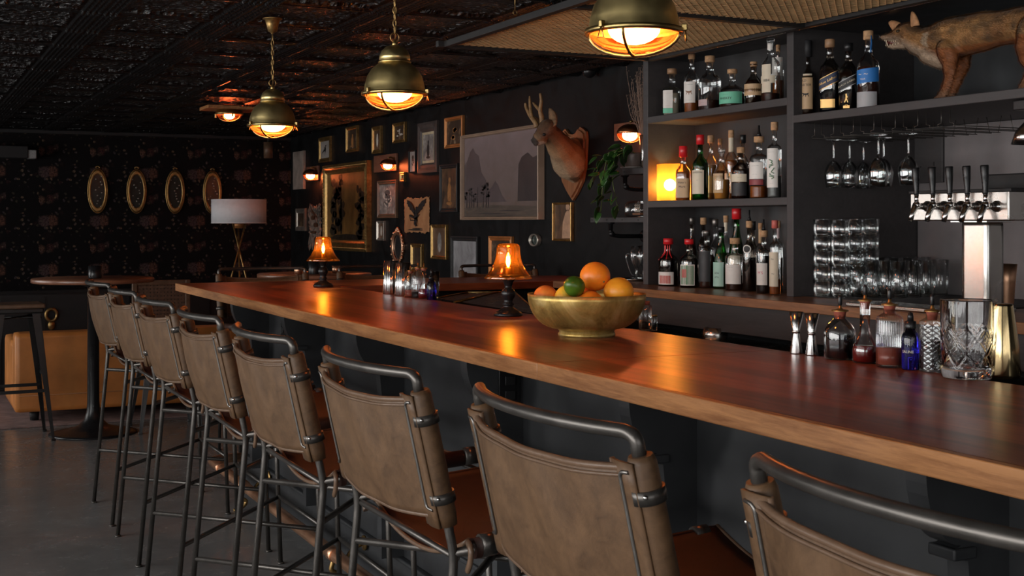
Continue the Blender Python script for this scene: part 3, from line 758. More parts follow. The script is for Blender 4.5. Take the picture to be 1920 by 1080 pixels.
bottle(1445, 72, 17.5, S2, 3.52, 'standard', G, Q['dark'], .14, [(.84, .95, -60, 60, K['white'])], (M['glass'], .05, 1.1), 'tall clear bottle with a cream cross shaped label numbered 1884', g1, extra=cross_label)
bottle(1459, 84, 11, S2, 3.62, 'standard', G, Q['amber'], .42, [(.50, .82, -70, 70, K['white'])], cork, 'amber filled bottle with a white label, half hidden by the shelf upright', g1, [('TO', .018, .72, K['ink'], .004)])
# top right shelf
bottle(1514, 76, 14, S3, 3.52, 'standard', M['glass_dark'], Q['dark'], .6, [(.10, .60, a_, 55, K['tan']), (.62, .66, a_, 55, K['cream'])], (K['black'], .30, 1.45), 'dark bottle with a tan horse label and black neck seal', g2, [('OLD', .013, .55, K['ink'], -.01), ('CARTER', .015, .48, K['ink'], -.004)], horse(.33, .026, K['ink']), turn=14)
def diag(zmid, mats, txt, size, col, slope):
    def fn(t, r, h, hb):
        q = 1; k = .86
        def P(x, z, lift):
            ang = x / (r * k) - pi / 2; e = (abs(cos(ang)) ** 4 + abs(sin(ang)) ** 4) ** (-.25); rr = (r * k + lift) * e; return Vector((rr * cos(ang), rr * sin(ang), z))
        for i, (dz0, dz1, mt) in enumerate(mats):
            mb = MB(); mb.grid(14, 1, lambda u, v: P((u - .5) * r * 1.9, hb * zmid + (u - .5) * slope + dz0 + (dz1 - dz0) * v, .0010 + i * .0004)); lo = mb.build('label', mt, t)
        tb = MB(); lettering(tb, [(txt, size, 0, 0)], lambda x, y: P(x * 1.0, hb * zmid + y + x * slope / (r * 1.9), .0030)); tb.build('lettering', col, lo)
    return fn
bottle(1556, 74, 20.5, S3, 3.52, 'square', M['glass_dark'], Q['blue'], .60, [(.07, .19, -40, 40, K['gold'])], woodcap, 'blue black square bottle with a gold edged diagonal label reading Blue Label', g2, extra=diag(.45, [(-.024, .024, K['gold']), (-.021, .021, K['navy'])], 'Blue Label', .016, K['gold'], .045), turn=14)
def walker(t, r, h, hb):
    diag(.43, [(-.020, .020, K['grey']), (-.017, .017, K['black'])], 'BLACK LABEL', .0105, K['cream'], .042)(t, r, h, hb)
    pts = [(-.1, .5), (0, .55), (.08, .48), (.05, .38), (.2, .1), (.12, .08), (.06, .2), (.05, 0), (.25, -.45), (.14, -.48), (0, -.12), (-.2, -.48), (-.3, -.44), (-.1, 0), (-.1, .3), (-.14, .44)]
    mb = MB(); mb.bm.faces.new([mb.bm.verts.new((x * .03, -(r * .87), hb * .20 + y * .036)) for x, y in pts]); mb.build('emblem', K['gold'], t)
    tb = MB(); lettering(tb, [('12', .014, 0, hb * .085)], lambda x, y: Vector((x, -(r * .87 + .0025), y))); tb.build('lettering', K['gold'], t)
bottle(1591, 81, 19, S3, 3.55, 'square', M['glass_dark'], Q['black'], .60, [(.05, .09, -20, 20, K['gold'])], (M['blackgloss'], .10, 1.2), 'black square bottle with a diagonal black label and small walking figure', g2, extra=walker, turn=14)
def ribbon(t, r, h, hb):
    MB().tube([(r * .33, -.006, h * .93), (r * .36, -.01, h * .83), (r * .30, -.012, h * .72)], .006, 8, flat=(1.6, .4)).build('neck_tag', K['blue'], t)
bottle(1628, 58, 20.5, S3, 3.52, 'standard', G, Q['dark'], .56, [(.34, .53, -80, 80, K['blue'], .012), (.01, .22, -80, 62, K['grey'])], cork_big, 'tall bottle with a slanted blue band over a grey label, beside the stuffed fox', g2, [('~ ~', .030, .46, K['white'], -.012), ('YEAR', .010, .39, K['white'], -.012)], ribbon, turn=14)
# middle shelf
bottle(1281, 274, 15.5, S1, 3.50, 'square', G, Q['amber'], .62, [(.06, .47, -50, 50, K['tan'])], (K['red'], .27, 1.35), 'square shouldered amber bottle dipped in red wax, in front of the lantern', g3, [("Maker's", .012, .38, K['ink']), ('Mark', .015, .29, K['ink'])], turn=10)
bottle(1313, 253, 15, S1, 3.50, 'standard', M['greenglass'], Q['green'], .62, [(.10, .50, a_, b_, K['cream'])], (K['red'], .16, 1.25), 'green glass bottle with a cream label and red capsule', g3, [('JAMESON', .012, .46, K['ink'], -.002), ('—', .010, .33, K['ink'])])
bottle(1333, 254, 11, S1, 3.62, 'standard', G, Q['gold'], .58, [(.12, .4, a_, b_, K['gold'])], (M['cork'], .10, 1.4), 'gold capped amber bottle behind the green glass bottle', g3)
bottle(1350, 260, 10, S1, 3.68, 'flute', G, Q['amber'], .5, [(.1, .3, a_, b_, K['tan'])], (M['cork'], .06, 1.1), 'slim amber bottle at the back of the middle shelf', g3)
bottle(1353, 279, 16.5, S1, 3.50, 'round', G, Q['gold'], .40, [(.13, .52, a_, 30, K['tan'])], (M['glass'], .04, 1.0), 'open clear bottle with a long tan label, golden spirit inside', g3, [('— —', .010, .46, K['ink'], -.010), ('— —', .008, .33, K['ink'], -.010)])
bottle(1371, 244, 12, S1, 3.64, 'standard', G, Q['amber'], .60, [(.1, .40, a_, b_, K['cream']), (.72, .95, -90, 90, K['cream'])], cork_big, 'bottle with a pale neck seal, back of the middle shelf', g3)
bottle(1393, 253, 11, S1, 3.66, 'standard', G, Q['dark'], .60, [(.1, .4, a_, b_, K['grey'])], (M['blackgloss'], .12, 1.3), 'bottle with a black cap at the back of the middle shelf', g3)
bottle(1389, 276, 17, S1, 3.49, 'standard', M['glass_dark'], Q['dark'], .60, [(.34, .50, -75, 60, K['cream']), (.06, .32, -75, 60, K['black'])], cork_big, 'short dark bottle with a cream band above a black script label', g3, [('— —', .008, .43, K['ink'], .010)])
bottle(1423, 256, 17.5, S1, 3.49, 'shouldered', G, Q['amber'], .20, [(.32, .60, a_, b_, K['white']), (.22, .31, a_, b_, K['maroon'])], (M['cork'], .06, 1.3), 'clear bottle with white label, maroon band and a pouring spout', g3, [('— — —', .010, .54, K['ink'], -.003), ('— —', .010, .40, K['ink'], -.003)], spout)
bottle(1452, 229, 13.5, S1, 3.49, 'shouldered', G, Q['clear'], .30, [(.14, .68, a_, b_, K['white'])], (M['cork'], .08, 1.2), 'tall clear bottle with a green botanical drawing on its white label', g3, [('— — —', .008, .63, K['ink'], -.002), ('— —', .006, .20, K['ink'])],
       lambda t, r, h, hb: (lambda mb: ([mb.tube(spline([(.0 + .012 * sin(k), -(r + .0022), hb * .26 + k * .012), (.010 * cos(k * 2.3), -(r + .0026), hb * .28 + k * .012), (-.012 * cos(k), -(r + .0020), hb * .30 + k * .012)], 4), .0018, 6) for k in range(7)], mb.build('emblem', K['leaf'], t)))(MB()))
# back counter row
def drip(t, r, h, hb):
    mb = MB()
    for a in (-70, -30, 10, 45):
        aa = R(a) - pi / 2; pts = []
        for k, f in enumerate((.92, .80, .72, .64 - .03 * (a % 3))):
            rr = shape_r('standard', f)[0] * r + .001; pts.append((rr * cos(aa), rr * sin(aa), hb * f))
        mb.tube(spline(pts, 4), .0028, 6)
    mb.build('wax_drip', K['red'], t)
bottle(1253, 447, 18, BZ, 3.5, 'standard', M['glass_dark'], Q['black'], .62, [(.04, .32, a_, 55, K['white']), (.06, .24, -40, 35, K['redpaper'])], (K['red'], .12, 1.3), 'dark bottle with red wax drips and a red square label, leftmost on the counter', g4, extra=drip, base_v=536)
bottle(1292, 448, 17.5, BZ, 3.5, 'standard', M['glass_dark'], Q['black'], .62, [(.05, .50, -50, 50, K['white']), (.07, .48, -42, 42, K['leaf']), (.22, .40, -36, -2, K['redpaper'])], (K['red'], .09, 1.25), 'black bottle with a red capsule and a crowded green floral label', g4, base_v=539, turn=14)
bottle(1297, 408, 11, BZ, 3.66, 'flute', M['glass_dark'], Q['dark'], .6, [(.1, .3, a_, b_, K['black'])], (M['clip'], .07, 1.3), 'tall dark bottle with a grey cap behind the floral label', g4)
bottle(1319, 408, 11.5, BZ, 3.68, 'standard', M['glass_dark'], Q['dark'], .6, [(.1, .4, a_, b_, K['black'])], (M['cork'], .07, 1.3), 'tall dark bottle with a cork top near the back board', g4)
bottle(1325, 432, 15, BZ, 3.5, 'shouldered', G, Q['dark'], .60, [(.12, .66, a_, b_, K['black'])], (M['clip'], .05, 1.2), 'straight sided bottle with a tall blackish label on the back counter', g4, base_v=540)
bottle(1341, 411, 11, BZ, 3.66, 'standard', G, Q['clear'], .5, [(.1, .4, a_, b_, K['grey'])], (M['clip'], .10, 1.4), 'clear bottle with a silver cap at the back', g4)
bottle(1352, 425, 14.5, BZ, 3.5, 'flute', M['greenglass'], Q['green'], .60, [(.04, .44, a_, 40, K['mint'])], (M['blackgloss'], .05, 1.2), 'bright green bottle with a pale mint label', g4, [('ADA', .012, .26, K['ink'], -.008), ('ATA', .012, .19, K['ink'], -.008)], base_v=541)
bottle(1361, 404, 10, BZ, 3.68, 'standard', G, Q['clear'], .5, [(.1, .4, a_, b_, K['grey']), (.80, .95, -90, 90, K['cream'])], (M['cork'], .06, 1.2), 'slim clear bottle with a pale neck seal behind the green bottle', g4)
bottle(1381, 391, 15.5, BZ, 3.62, 'flute', M['greenglass'], Q['green'], .62, [(.1, .45, a_, b_, K['cream'])], (K['red'], .13, 1.5), 'tall green wine bottle with a red capsule', g4)
bottle(1378, 446, 17.5, BZ, 3.5, 'shouldered', G, Q['dark'], .30, [(.13, .52, a_, 60, K['white'])], (M['cork'], .10, 1.3), 'broad clear bottle with a plain white label over dark liquor', g4, [('— — —', .008, .47, K['ink'], -.008), ('— — —', .008, .40, K['grey'], -.008)], base_v=544)
bottle(1405, 414, 13, BZ, 3.5, 'standard', M['glass_dark'], Q['black'], .50, [], (M['cork'], .06, 1.2), 'dark bottle with a round white emblem and a pouring spout', g4, extra=lambda t, r, h, hb: (disc_emblem(.62, .020, K['white'], K['ink'])(t, r, h, hb), spout(t, r, h, hb)), base_v=546)
bottle(1412, 415, 9, BZ, 3.68, 'standard', M['glass_dark'], Q['black'], .5, [(.1, .4, a_, b_, K['black'])], (M['blackgloss'], .12, 1.4), 'thin black bottle behind the one with the round emblem', g4)
bottle(1432, 432, 13.5, BZ, 3.5, 'shouldered', G, Q['black'], .62, [(.14, .50, -50, 50, K['white'])], (M['cork'], .07, 1.3), 'dark bottle with a white label in pink script and a pouring spout', g4, [("M'S", .018, .34, K['pinkink'], -.004)], spout, base_v=550)
bottle(1426, 418, 9, BZ, 3.66, 'standard', G, Q['clear'], .5, [(.72, .95, -90, 90, K['tan'])], (M['cork'], .06, 1.2), 'bottle with a tan neck band near the right upright', g4)
bottle(1453, 413, 10.5, BZ, 3.5, 'shouldered', G, Q['amber'], .22, [(.12, .60, -55, 55, K['cream'])], (K['redpaper'], .08, 1.4), 'slim bottle with a long cream label beside the shelf upright', g4, [('TH', .010, .50, K['ink'], -.003), ('~', .024, .30, K['ink'], .0)], base_v=553)
bottle(1459, 414, 9, BZ, 3.60, 'shouldered', G, Q['ginlike'], .5, [(.78, .95, -90, 90, K['pink'])], (M['cork'], .06, 1.2), 'pale capped bottle half behind the right shelf upright', g4)

# ================================================================== LIGHTS OF THE BAR
WARM = (1.0, .42, .13)
M['bulb'] = glow('hot_filament', (1.0, .62, .28), 160)
M['bulb_soft'] = glow('frosted_bulb', (1.0, .74, .46), 9)
M['lens'] = thin_glass('ribbed_amber_lens', (1.0, .30, .085), .10, .6)
# amber lantern on the middle shelf
M['frost'] = frosted('amber_lantern_glass', (1.0, .52, .14), (1.0, .30, .04), .30)
p = on_x(1256, 372, 3.53); p.z = S1
t = thing('lantern', 'glowing octagonal amber glass lantern on the middle bottle shelf', 'lantern', p, R(10))
MB().lathe([(.064, .002), (.066, .004), (.066, .186), (.063, .188)], 8, caps=False).build('glass_shade', M['frost'], t)
MB().lathe([(0, 0), (.060, 0), (.060, .006), (0, .006)], 8).build('base', M['brass'], t)
MB().sphere((0, 0, .082), .030, 3).build('bulb', glow('lantern_bulb', (1.0, .62, .26), 150), t)
point_lamp('lantern_light', (p.x, p.y, p.z + .082), 3.5, (1.0, .46, .14), .03)

def pendant(x, y, lab, zr=1.914, r=.114):
    t = thing('pendant_lamp', lab, 'pendant lamp', (x, y, zr), 0, 'brass pendant lamps over the bar')
    # dome: lower bell, waist collar, small cap
    prof = [(r * 1.0, -.004), (r * 1.02, .0), (r * .985, .006), (r * .96, .03), (r * .88, .062), (r * .74, .088), (r * .56, .105), (r * .46, .112), (r * .45, .120),
            (r * .50, .124), (r * .49, .136), (r * .42, .155), (r * .28, .170), (r * .10, .177), (.006, .178)]
    inner = [(a * .96, b - .003) for a, b in prof[1:9]][::-1]
    MB().lathe(prof, 48, caps=False).build('dome', M['brass_lamp'], t, solid=.0015)
    MB().lathe([(r * .99, -.010), (r * 1.075, -.009), (r * 1.085, -.003), (r * 1.075, .003), (r * .99, .004)], 48, caps=False).build('rim_ring', M['brass'], t)
    MB().lathe([(r * .51, .110), (r * .54, .114), (r * .51, .119)], 32, caps=False).build('collar', M['brass'], t)
    MB().lathe([(r * .93, .028), (r * .5, .085), (r * .3, .09), (.0, .09)], 32, caps=False).build('reflector', M['reflector'], t)
    # ribbed glass bowl
    MB().lathe([(r * .97 * cos(a * pi / 16), -.004 - .052 * sin(a * pi / 16)) for a in range(0, 9)], 96, mod=lambda rr, a, z: rr * (1 + .010 * sin(a * 48)), caps=False).build('glass_bowl', M['lens'], t)
    MB().sphere((0, 0, .006), .066, 3, (1, 1, .62)).build('bulb', M['pendant_bulb'], t)
    MB().lathe([(0, .09), (.018, .09), (.018, .05), (.014, .04)], 16).build('socket', M['brass'], t)
    # cage of bowed bars, three toggle clips
    for k in range(2):
        a0 = pi / 4 + k * pi / 2
        MB().tube([((r * 1.02) * cos(s * pi / 14) * cos(a0), (r * 1.02) * cos(s * pi / 14) * sin(a0), -.006 - .058 * sin(s * pi / 14)) for s in range(0, 15)], .0032, 8, flat=(1.3, .8)).build('cage_bar', M['brass'], t)
    for k in range(3):
        a = R(200 + 120 * k); c, s = cos(a), sin(a); mb = MB(); rr = r * 1.10
        mb.box((rr * c, rr * s, .004), (.014, .010, .016), Matrix.Rotation(a, 3, 'Z'), .002)
        tx, ty = -s * .009, c * .009
        mb.tube([(rr * c * 1.02, rr * s * 1.02, -.002), (rr * c * 1.03 + tx, rr * s * 1.03 + ty, -.030), (rr * c * 1.03 - tx, rr * s * 1.03 - ty, -.030), (rr * c * 1.02, rr * s * 1.02, -.002)], .0018, 8)
        mb.build('toggle_clip', M['brass'], t)
    # hanging ring, chain, canopy
    top = CEIL - zr
    MB().lathe([(.004, .172), (.010, .176), (.010, .186), (.006, .190), (.006, .198)], 16).build('stem', M['brass'], t)
    MB().tube([(.017 * cos(k * pi / 10), 0, .206 + .017 * sin(k * pi / 10)) for k in range(20)], .0022, 8, closed=True).build('hanging_ring', M['gold'], t)
    z = .222; i = 0; ch = MB(); lk = .030
    while z + lk * .8 < top - .065:
        d = (1, 0) if i % 2 else (0, 1); c = z + lk * .42
        ch.tube([(d[0] * .0062 * cos(k * pi / 7), d[1] * .0062 * cos(k * pi / 7), c + lk * .5 * sin(k * pi / 7)) for k in range(14)], .0017, 6, closed=True)
        z += lk * .80; i += 1
    ch.build('chain', M['gold'], t)
    MB().tube([(.002, .002, .19), (.006, .004, .25), (-.004, .002, top - .12), (0, 0, top - .05)], .0018, 6).build('cord', M['gold'], t)
    MB().lathe([(.006, top - .075), (.010, top - .068), (.022, top - .062), (.030, top - .03), (.038, top - .004), (.048, top - .003), (.048, top)], 32, caps=False).build('ceiling_canopy', M['gold'], t)
    point_lamp('pendant_light', (x, y, zr - .035), 1, (1.0, .50, .20), .035)
M['reflector'] = plain('warm_reflector', (.70, .24, .08), .45, .3)
M['pendant_bulb'] = glow('pendant_bulb', (1.0, .80, .58), 45)
pendant(1.648, 6.042, 'farthest of the three brass dome pendant lamps hung on chains')
pendant(1.648, 4.355, 'middle one of the three brass dome pendant lamps, its dome mottled')
pendant(1.648, 2.675, 'nearest and largest looking brass dome pendant lamp, cut by the top of view')

def bulkhead(name, lab, loc, axis, board, group=None, power=1.2):
    """small caged amber bulkhead light on a wooden board; axis = rotation that takes local +Z (away from the board) into the room"""
    t = thing(name, lab, 'wall lamp' if name == 'wall_sconce' else 'ceiling lamp', loc, 0, group); t.rotation_euler = axis
    return t
Fm_hood = plain('red_lit_brass_hood', (.50, .20, .08), .32, 1, .3, 12)  # brass hood, the red lamplight it reflects put into its colour
def sconce(u, v, bu0, bu1, bv0, bv1, x, lab, r=.055, power=1.0):
    """wooden board flat on the wall, a hooded half dome lamp that throws its light down"""
    a = on_x(bu0, (bv0 + bv1) / 2, x); c = on_x(bu1, (bv0 + bv1) / 2, x); um = (bu0 + bu1) / 2
    z1 = on_x(um, bv0, x).z; z0 = on_x(um, bv1, x).z; yc = (a.y + c.y) / 2; wy = abs(a.y - c.y)
    t = thing('wall_sconce', lab, 'wall lamp', (x - .012, yc, (z0 + z1) / 2), 0, 'hooded wall lamps on the dark picture wall')
    MB().box((0, 0, 0), (.022, wy, z1 - z0), None, .003).build('wooden_board', M['board'], t)
    lp = on_x(u, v, x - .09); dy = lp.y - yc; dz = lp.z - (z0 + z1) / 2
    # hood dome above, glass dome below
    MB().tube([(-.01, dy, dz + r * .8), (-.05, dy, dz + r * 1.0), (-.078, dy, dz + r * .9)], .008, 10, smooth_path=.02).build('arm', M['brass'], t)
    MB().lathe([(r * 1.0 * cos(k * pi / 14), dz + r * .75 * sin(k * pi / 14)) for k in range(0, 8)], 28, (-.078, dy, 0), caps=False).build('hood', Fm_hood, t, solid=.0015)
    MB().lathe([(r * .92 * cos(k * pi / 14), dz - r * .62 * sin(k * pi / 14)) for k in range(0, 8)], 28, (-.078, dy, 0), caps=False).build('glass_bowl', M['ember_lens'], t)
    MB().sphere((-.078, dy, dz - r * .10), r * .58, 3, (1, 1, .8)).build('bulb', M['ember_bulb'], t)
    for k in range(2):
        a0 = pi / 4 + k * pi / 2
        MB().tube([((r * .97) * cos(s * pi / 10) * cos(a0) - .078, (r * .97) * cos(s * pi / 10) * sin(a0) + dy, dz - (r * .68) * sin(s * pi / 10)) for s in range(11)], .0020, 6).build('cage_bar', M['brass'], t)
    for sx in (-1, 1):
        MB().tube([(-.078, dy + sx * r, dz), (-.074, dy + sx * (r + .006), dz - .022), (-.082, dy + sx * (r + .006), dz - .022), (-.078, dy + sx * r, dz)], .0014, 6).build('toggle_clip', M['brass'], t)
    point_lamp('sconce_light', (x - .09, yc + dy, (z0 + z1) / 2 + dz - r * .2), power, (1.0, .14, .035), .03)
M['board'] = wood('reddish_board', (.10, .035, .02), (.22, .09, .05), 'Y', 2, .5, 0)
M['ember_lens'] = thin_glass('ember_lens', (1.0, .24, .08), .10, .6)
M['ember_bulb'] = glow('ember_bulb', (1.0, .80, .62), 80)
sconce(727, 309, 705, 747, 290, 322, WALLX - .001, 'glowing orange wall lamp on a wooden board, right of the large gilt painting', .072, 3.2)
sconce(582, 328, 578, 600, 312, 339, WALLX - .001, 'glowing orange wall lamp on a wooden board, left of the large gilt painting', .085, 3.2)
sconce(1181, 251, 1157, 1212, 229, 262, WALLX - .001, 'hooded orange wall lamp above the trailing plant', .082, 3.2)

# wooden ceiling board with a bulkhead light
def ceiling_light():
    p = on_z(430, 205, CEIL - .02); t = thing('ceiling_bulkhead_light', 'round caged orange light on a square wooden ceiling board', 'ceiling lamp', (p.x, p.y, CEIL))
    MB().box((0, 0, -.0145), (.44, .34, .027), None, .003).build('wooden_board', M['counter_edge'], t)
    MB().lathe([(.0, -.028), (.11, -.028), (.115, -.05), (.12, -.055), (.12, -.065), (.11, -.068)], 36).build('housing', M['brass'], t)
    MB().lathe([(.108 * cos(k * pi / 14), -.066 - .055 * sin(k * pi / 14)) for k in range(8)], 36, caps=False).build('glass_bowl', M['ember_lens'], t)
    MB().sphere((0, 0, -.075), .045, 3, (1, 1, .7)).build('bulb', M['ember_bulb'], t)
    for k in range(2):
        a0 = pi / 4 + k * pi / 2
        MB().tube([(.113 * cos(s * pi / 10) * cos(a0), .113 * cos(s * pi / 10) * sin(a0), -.066 - .06 * sin(s * pi / 10)) for s in range(11)], .003, 6).build('cage_bar', M['brass'], t)
    for k in range(3):
        a = R(30 + 120 * k); MB().box((.122 * cos(a), .122 * sin(a), -.075), (.012, .012, .035), Matrix.Rotation(a, 3, 'Z'), .002).build('toggle_clip', M['brass'], t)
    point_lamp('bulkhead_light', (p.x, p.y, CEIL - .10), 2.0, (1.0, .25, .08), .04)
ceiling_light()

# table lamps on the bar
def table_lamp(u, v, k, lab):
    p = on_z(u, v, TOP); t = thing('table_lamp', lab, 'table lamp', (p.x, p.y, TOP), R(k), 'bell shaded lamps on the bar top')
    MB().lathe([(0, 0), (.056, 0), (.058, .005), (.050, .016), (.032, .026), (.022, .033), (.018, .040), (.024, .044), (.024, .048), (.017, .054), (.020, .066), (.027, .078), (.029, .090), (.023, .103),
                (.016, .108), (.014, .116), (.017, .122), (.020, .134), (.034, .150), (.055, .156), (.055, .160), (0, .160)], 36).build('turned_base', M['blackgloss'], t)
    shade = [(.092, .146), (.094, .148), (.084, .160), (.070, .178), (.058, .200), (.050, .222), (.046, .245), (.045, .266), (.042, .276), (.034, .282), (.026, .283)]
    MB().lathe(shade, 48, caps=False).build('glass_shade', M['amberglass'], t, solid=.0022)
    MB().lathe([(.010, .160), (.012, .165), (.012, .185), (.009, .190)], 16).build('lamp_holder', M['gold'], t)
    MB().lathe([(.008, .188), (.012, .196), (.016, .212), (.016, .228), (.010, .244), (.0, .250)], 20).build('bulb', thin_glass('bulb_glass', (1, .85, .6), .02), t)
    fb = MB()
    for q in range(5):
        a = q * 2 * pi / 5; fb.tube([(.003 * cos(a), .003 * sin(a), .192), (.008 * cos(a), .008 * sin(a), .210), (.006 * cos(a), .006 * sin(a), .232)], .0013, 6)
    fb.build('filament', M['bulb'], t)
    point_lamp('table_lamp_light', (p.x, p.y, TOP + .214), 3.5, (1.0, .50, .16), .010)
table_lamp(953, 592, 10, 'nearer of the two amber bell glass lamps, just left of the fruit bowl')
table_lamp(606, 537, 40, 'farther of the two amber bell glass lamps, at the far end of the bar')

# hanging panel of expanded metal
M['black_frame'] = wood('black_panel_frame', (.006, .006, .006), (.016, .015, .015), 'Y', 1, .55, 0)
def mesh_panel():
    z = 2.236; x0, x1, y0, y1 = 2.265, 3.33, 1.4, 5.27
    t = thing('hanging_mesh_panel', 'black framed panel of gold lit expanded metal mesh hung over the bartender aisle', 'ceiling panel', (x0, y0, z))
    fr = M['black_frame']
    def bx(nm, a, c, m): return MB().box2(Vector(a) - Vector((x0, y0, z)), Vector(c) - Vector((x0, y0, z)), .002).build(nm, m, t)
    for a, c in (((x0 - .03, y0, z), (x0, y1 + .03, z + .028)), ((x1, y0, z), (x1 + .03, y1 + .03, z + .028)), ((x0 - .06, y1, z), (x1, y1 + .03, z + .028))): bx('frame_bar', a, c, fr)
    for y in (4.10, 2.9): bx('cross_bar', (x0, y - .02, z - .002), (x1, y + .02, z + .04), fr)
    # mesh: real strands, a slanted diamond lattice
    wx, wy = .0175, .038
    mb = MB(); bm = mb.bm; zt = z + .012
    def strand(a, c, w=.0030, h=.006):
        a, c = Vector(a), Vector(c); d = (c - a).normalized(); n = Vector((-d.y, d.x, 0)) * w
        v = [bm.verts.new(a - n), bm.verts.new(a + n + Vector((0, 0, h))), bm.verts.new(c + n + Vector((0, 0, h))), bm.verts.new(c - n)]; bm.faces.new(v)
    ny = int((y1 - 1.9) / wy); nx = int((x1 - x0) / wx)
    for i in range(nx):
        xx = x0 + i * wx
        for j in range(ny):
            yy = y1 - j * wy; o = 0 if i % 2 == 0 else wy / 2
            strand((xx, yy - o, zt), (xx + wx, yy - o - wy / 2, zt)); strand((xx, yy - o, zt), (xx + wx, yy - o + wy / 2, zt))
    bmesh.ops.delete(bm, geom=[f for f in bm.faces if f.calc_center_median().y > y1 - .001], context='FACES')
    for v in bm.verts: v.co -= Vector((x0, y0, z))
    o = mb.build('expanded_mesh', M['meshmetal'], t, fixn=False)
    md = o.modifiers.new('solid', 'SOLIDIFY'); md.thickness = .0018
    bx('cover_board', (x0, y0, z + .030), (x1, y1, z + .034), M['blackmatte'])
    for y in (4.62, 2.6):
        mb = MB(); zz = z + .05; xx = x0 + .01
        mb.tube([(xx + .009 * cos(k * pi / 6) - x0, y - y0, .062 + .009 * sin(k * pi / 6)) for k in range(12)], .0022, 6, closed=True)
        mb.rod((xx - x0, y - y0, .07), (xx - x0, y - y0, CEIL - z - .035), .0022, 8)
        mb.tube([(xx + .009 * cos(k * pi / 6) - x0, y - y0, CEIL - z - .026 + .009 * sin(k * pi / 6)) for k in range(12)], .0022, 6, closed=True)
        mb.lathe([(.004, CEIL - z - .02), (.018, CEIL - z - .008), (.018, CEIL - z)], 16, (xx - x0, y - y0, 0)); mb.build('hanger', M['gold'], t)
M['meshmetal'] = plain('gold_lit_mesh', (.62, .40, .20), .5, .35, .15, 10)  # golden lamplight is put into the colour of the mesh
mesh_panel()

# ================================================================== GLASSWARE
gg = M['glass']
def wine_glass(p, s, lab):
    t = thing('wine_glass', lab, 'wine glass', p, 0, 'wine glasses hanging foot up under the shelf')
    MB().lathe([(0, 0), (.036, -.001), (.037, -.002), (.012, -.006), (.0045, -.012), (.0035, -.03), (.0035, -.075), (.006, -.090)], 28).build('foot_and_stem', gg, t)
    MB().lathe([(.005, -.088), (.016, -.098), (.029, -.115), (.0375, -.138), (.039, -.155), (.036, -.180), (.031, -.205)], 32, caps=False).build('bowl', gg, t, solid=.0012)
    t.scale = (s, s, s)
WG = [(1563, 251, 'leftmost hanging wine glass on the rack'), (1593, 249, 'second hanging wine glass from the left'), (1619, 249, 'third hanging wine glass from the left, behind its neighbours'),
      (1647, 243, 'hanging wine glass in the middle of the rack'), (1657, 243, 'hanging wine glass just behind the middle one'), (1703, 242, 'rightmost hanging wine glass, casting a shadow on the grey wall')]
for i, (u, v, lab) in enumerate(WG):
    x = [3.58, 3.66, 3.80, 3.54, 3.68, 3.60][i]; p = on_x(u, v, x); p.z = 1.790; wine_glass(p, 1.0, lab)
def glass_rack():
    t = thing('wine_glass_rack', 'black wire stemware rack fixed under the shelf', 'glass rack', (3.5, 4.0, S3 - ST))
    for y in [4.20, 4.08, 3.96, 3.84, 3.72, 3.60, 3.48]:
        mb = MB(); yy = y - 4.0
        for s in (-1, 1):
            mb.tube([(0, yy + s * .022, -.001), (0, yy + s * .022, -.055), (0, yy + s * .040, -.058), (0, yy + s * .040, -.066)], .0018, 6)
            mb.rod((0, yy + s * .038, -.066), (.45, yy + s * .038, -.066), .0020, 6)
            mb.rod((.44, yy + s * .022, -.001), (.44, yy + s * .038, -.066), .0018, 6)
        mb.build('rack_wire', M['iron'], t)
glass_rack()
def tumbler(p, lab, r=.042, h=.095, grp=None, proto={}, cat='drinking glass', name='rocks_glass', facet=0):
    key = (r, h, facet)
    if key not in proto:
        mb = MB(); mb.lathe([(0, 0), (r * .80, 0), (r * .86, .003), (r, h), (r - .0012, h + .0006), (r - .0022, h - .001)], 32, mod=(lambda rr, a, z: rr * (1 - .04 * abs(sin(a * facet / 2)) * (z < h * .8))) if facet else None, caps=False)
        mb.lathe([(0, .008), (r * .78, .009), (r * .80, .012)], 32, caps=False)
        proto[key] = mb.build(name, gg)
        o = proto[key]
    else: o = proto[key].copy(); COL.objects.link(o)
    o.location = p; tag(o, lab, cat, grp); return o
cols = [(1541, 556, 'leftmost'), (1574, 557, 'second'), (1604, 556, 'third'), (1632, 555, 'rightmost')]
for (u, v, nm) in cols:
    b0 = on_z(u, v, BZ + .004); wd = depth(b0); step = 28.2 * wd / F
    for k in range(5):
        tumbler((b0.x, b0.y, BZ + .0045 + k * step), '%s glass in the %s stack of rocks glasses beside the shelf upright' % (['bottom', 'second', 'middle', 'fourth', 'top'][k], nm), .0385, step + .008, 'stacked rocks glasses on the back counter', name='rocks_glass')
MB_ = MB().box((0, 0, 0), (.62, 1.0, .004), None, .001)
mat_o = MB_.build('bar_mat', M['blackmatte']); mat_o.location = (3.82, 3.84, BZ + .0021); tag(mat_o, 'black rubber mat under the stacked glasses on the back counter', 'bar mat')
row = [(1612, 556, 0), (1636, 557, 0), (1661, 557, 0), (1687, 558, 1), (1713, 557, 1), (1738, 556, 1), (1762, 555, 1), (1625, 551, 0), (1650, 551, 0), (1676, 551, 1), (1702, 551, 1), (1728, 550, 1)]
for i, (u, v, f) in enumerate(row):
    p = on_z(u, v, BZ + .0045); place_ = 'front' if i < 7 else 'back'
    n = ['first', 'second', 'third', 'fourth', 'fifth', 'sixth', 'seventh'][i if i < 7 else i - 7]
    tumbler(p, '%s glass from the left in the %s row of tall tumblers beside the beer tower' % (n, place_), .040, (556 - 488) * depth(p) / F, 'tall tumblers beside the beer tower', name='tumbler', facet=10 if f else 0)
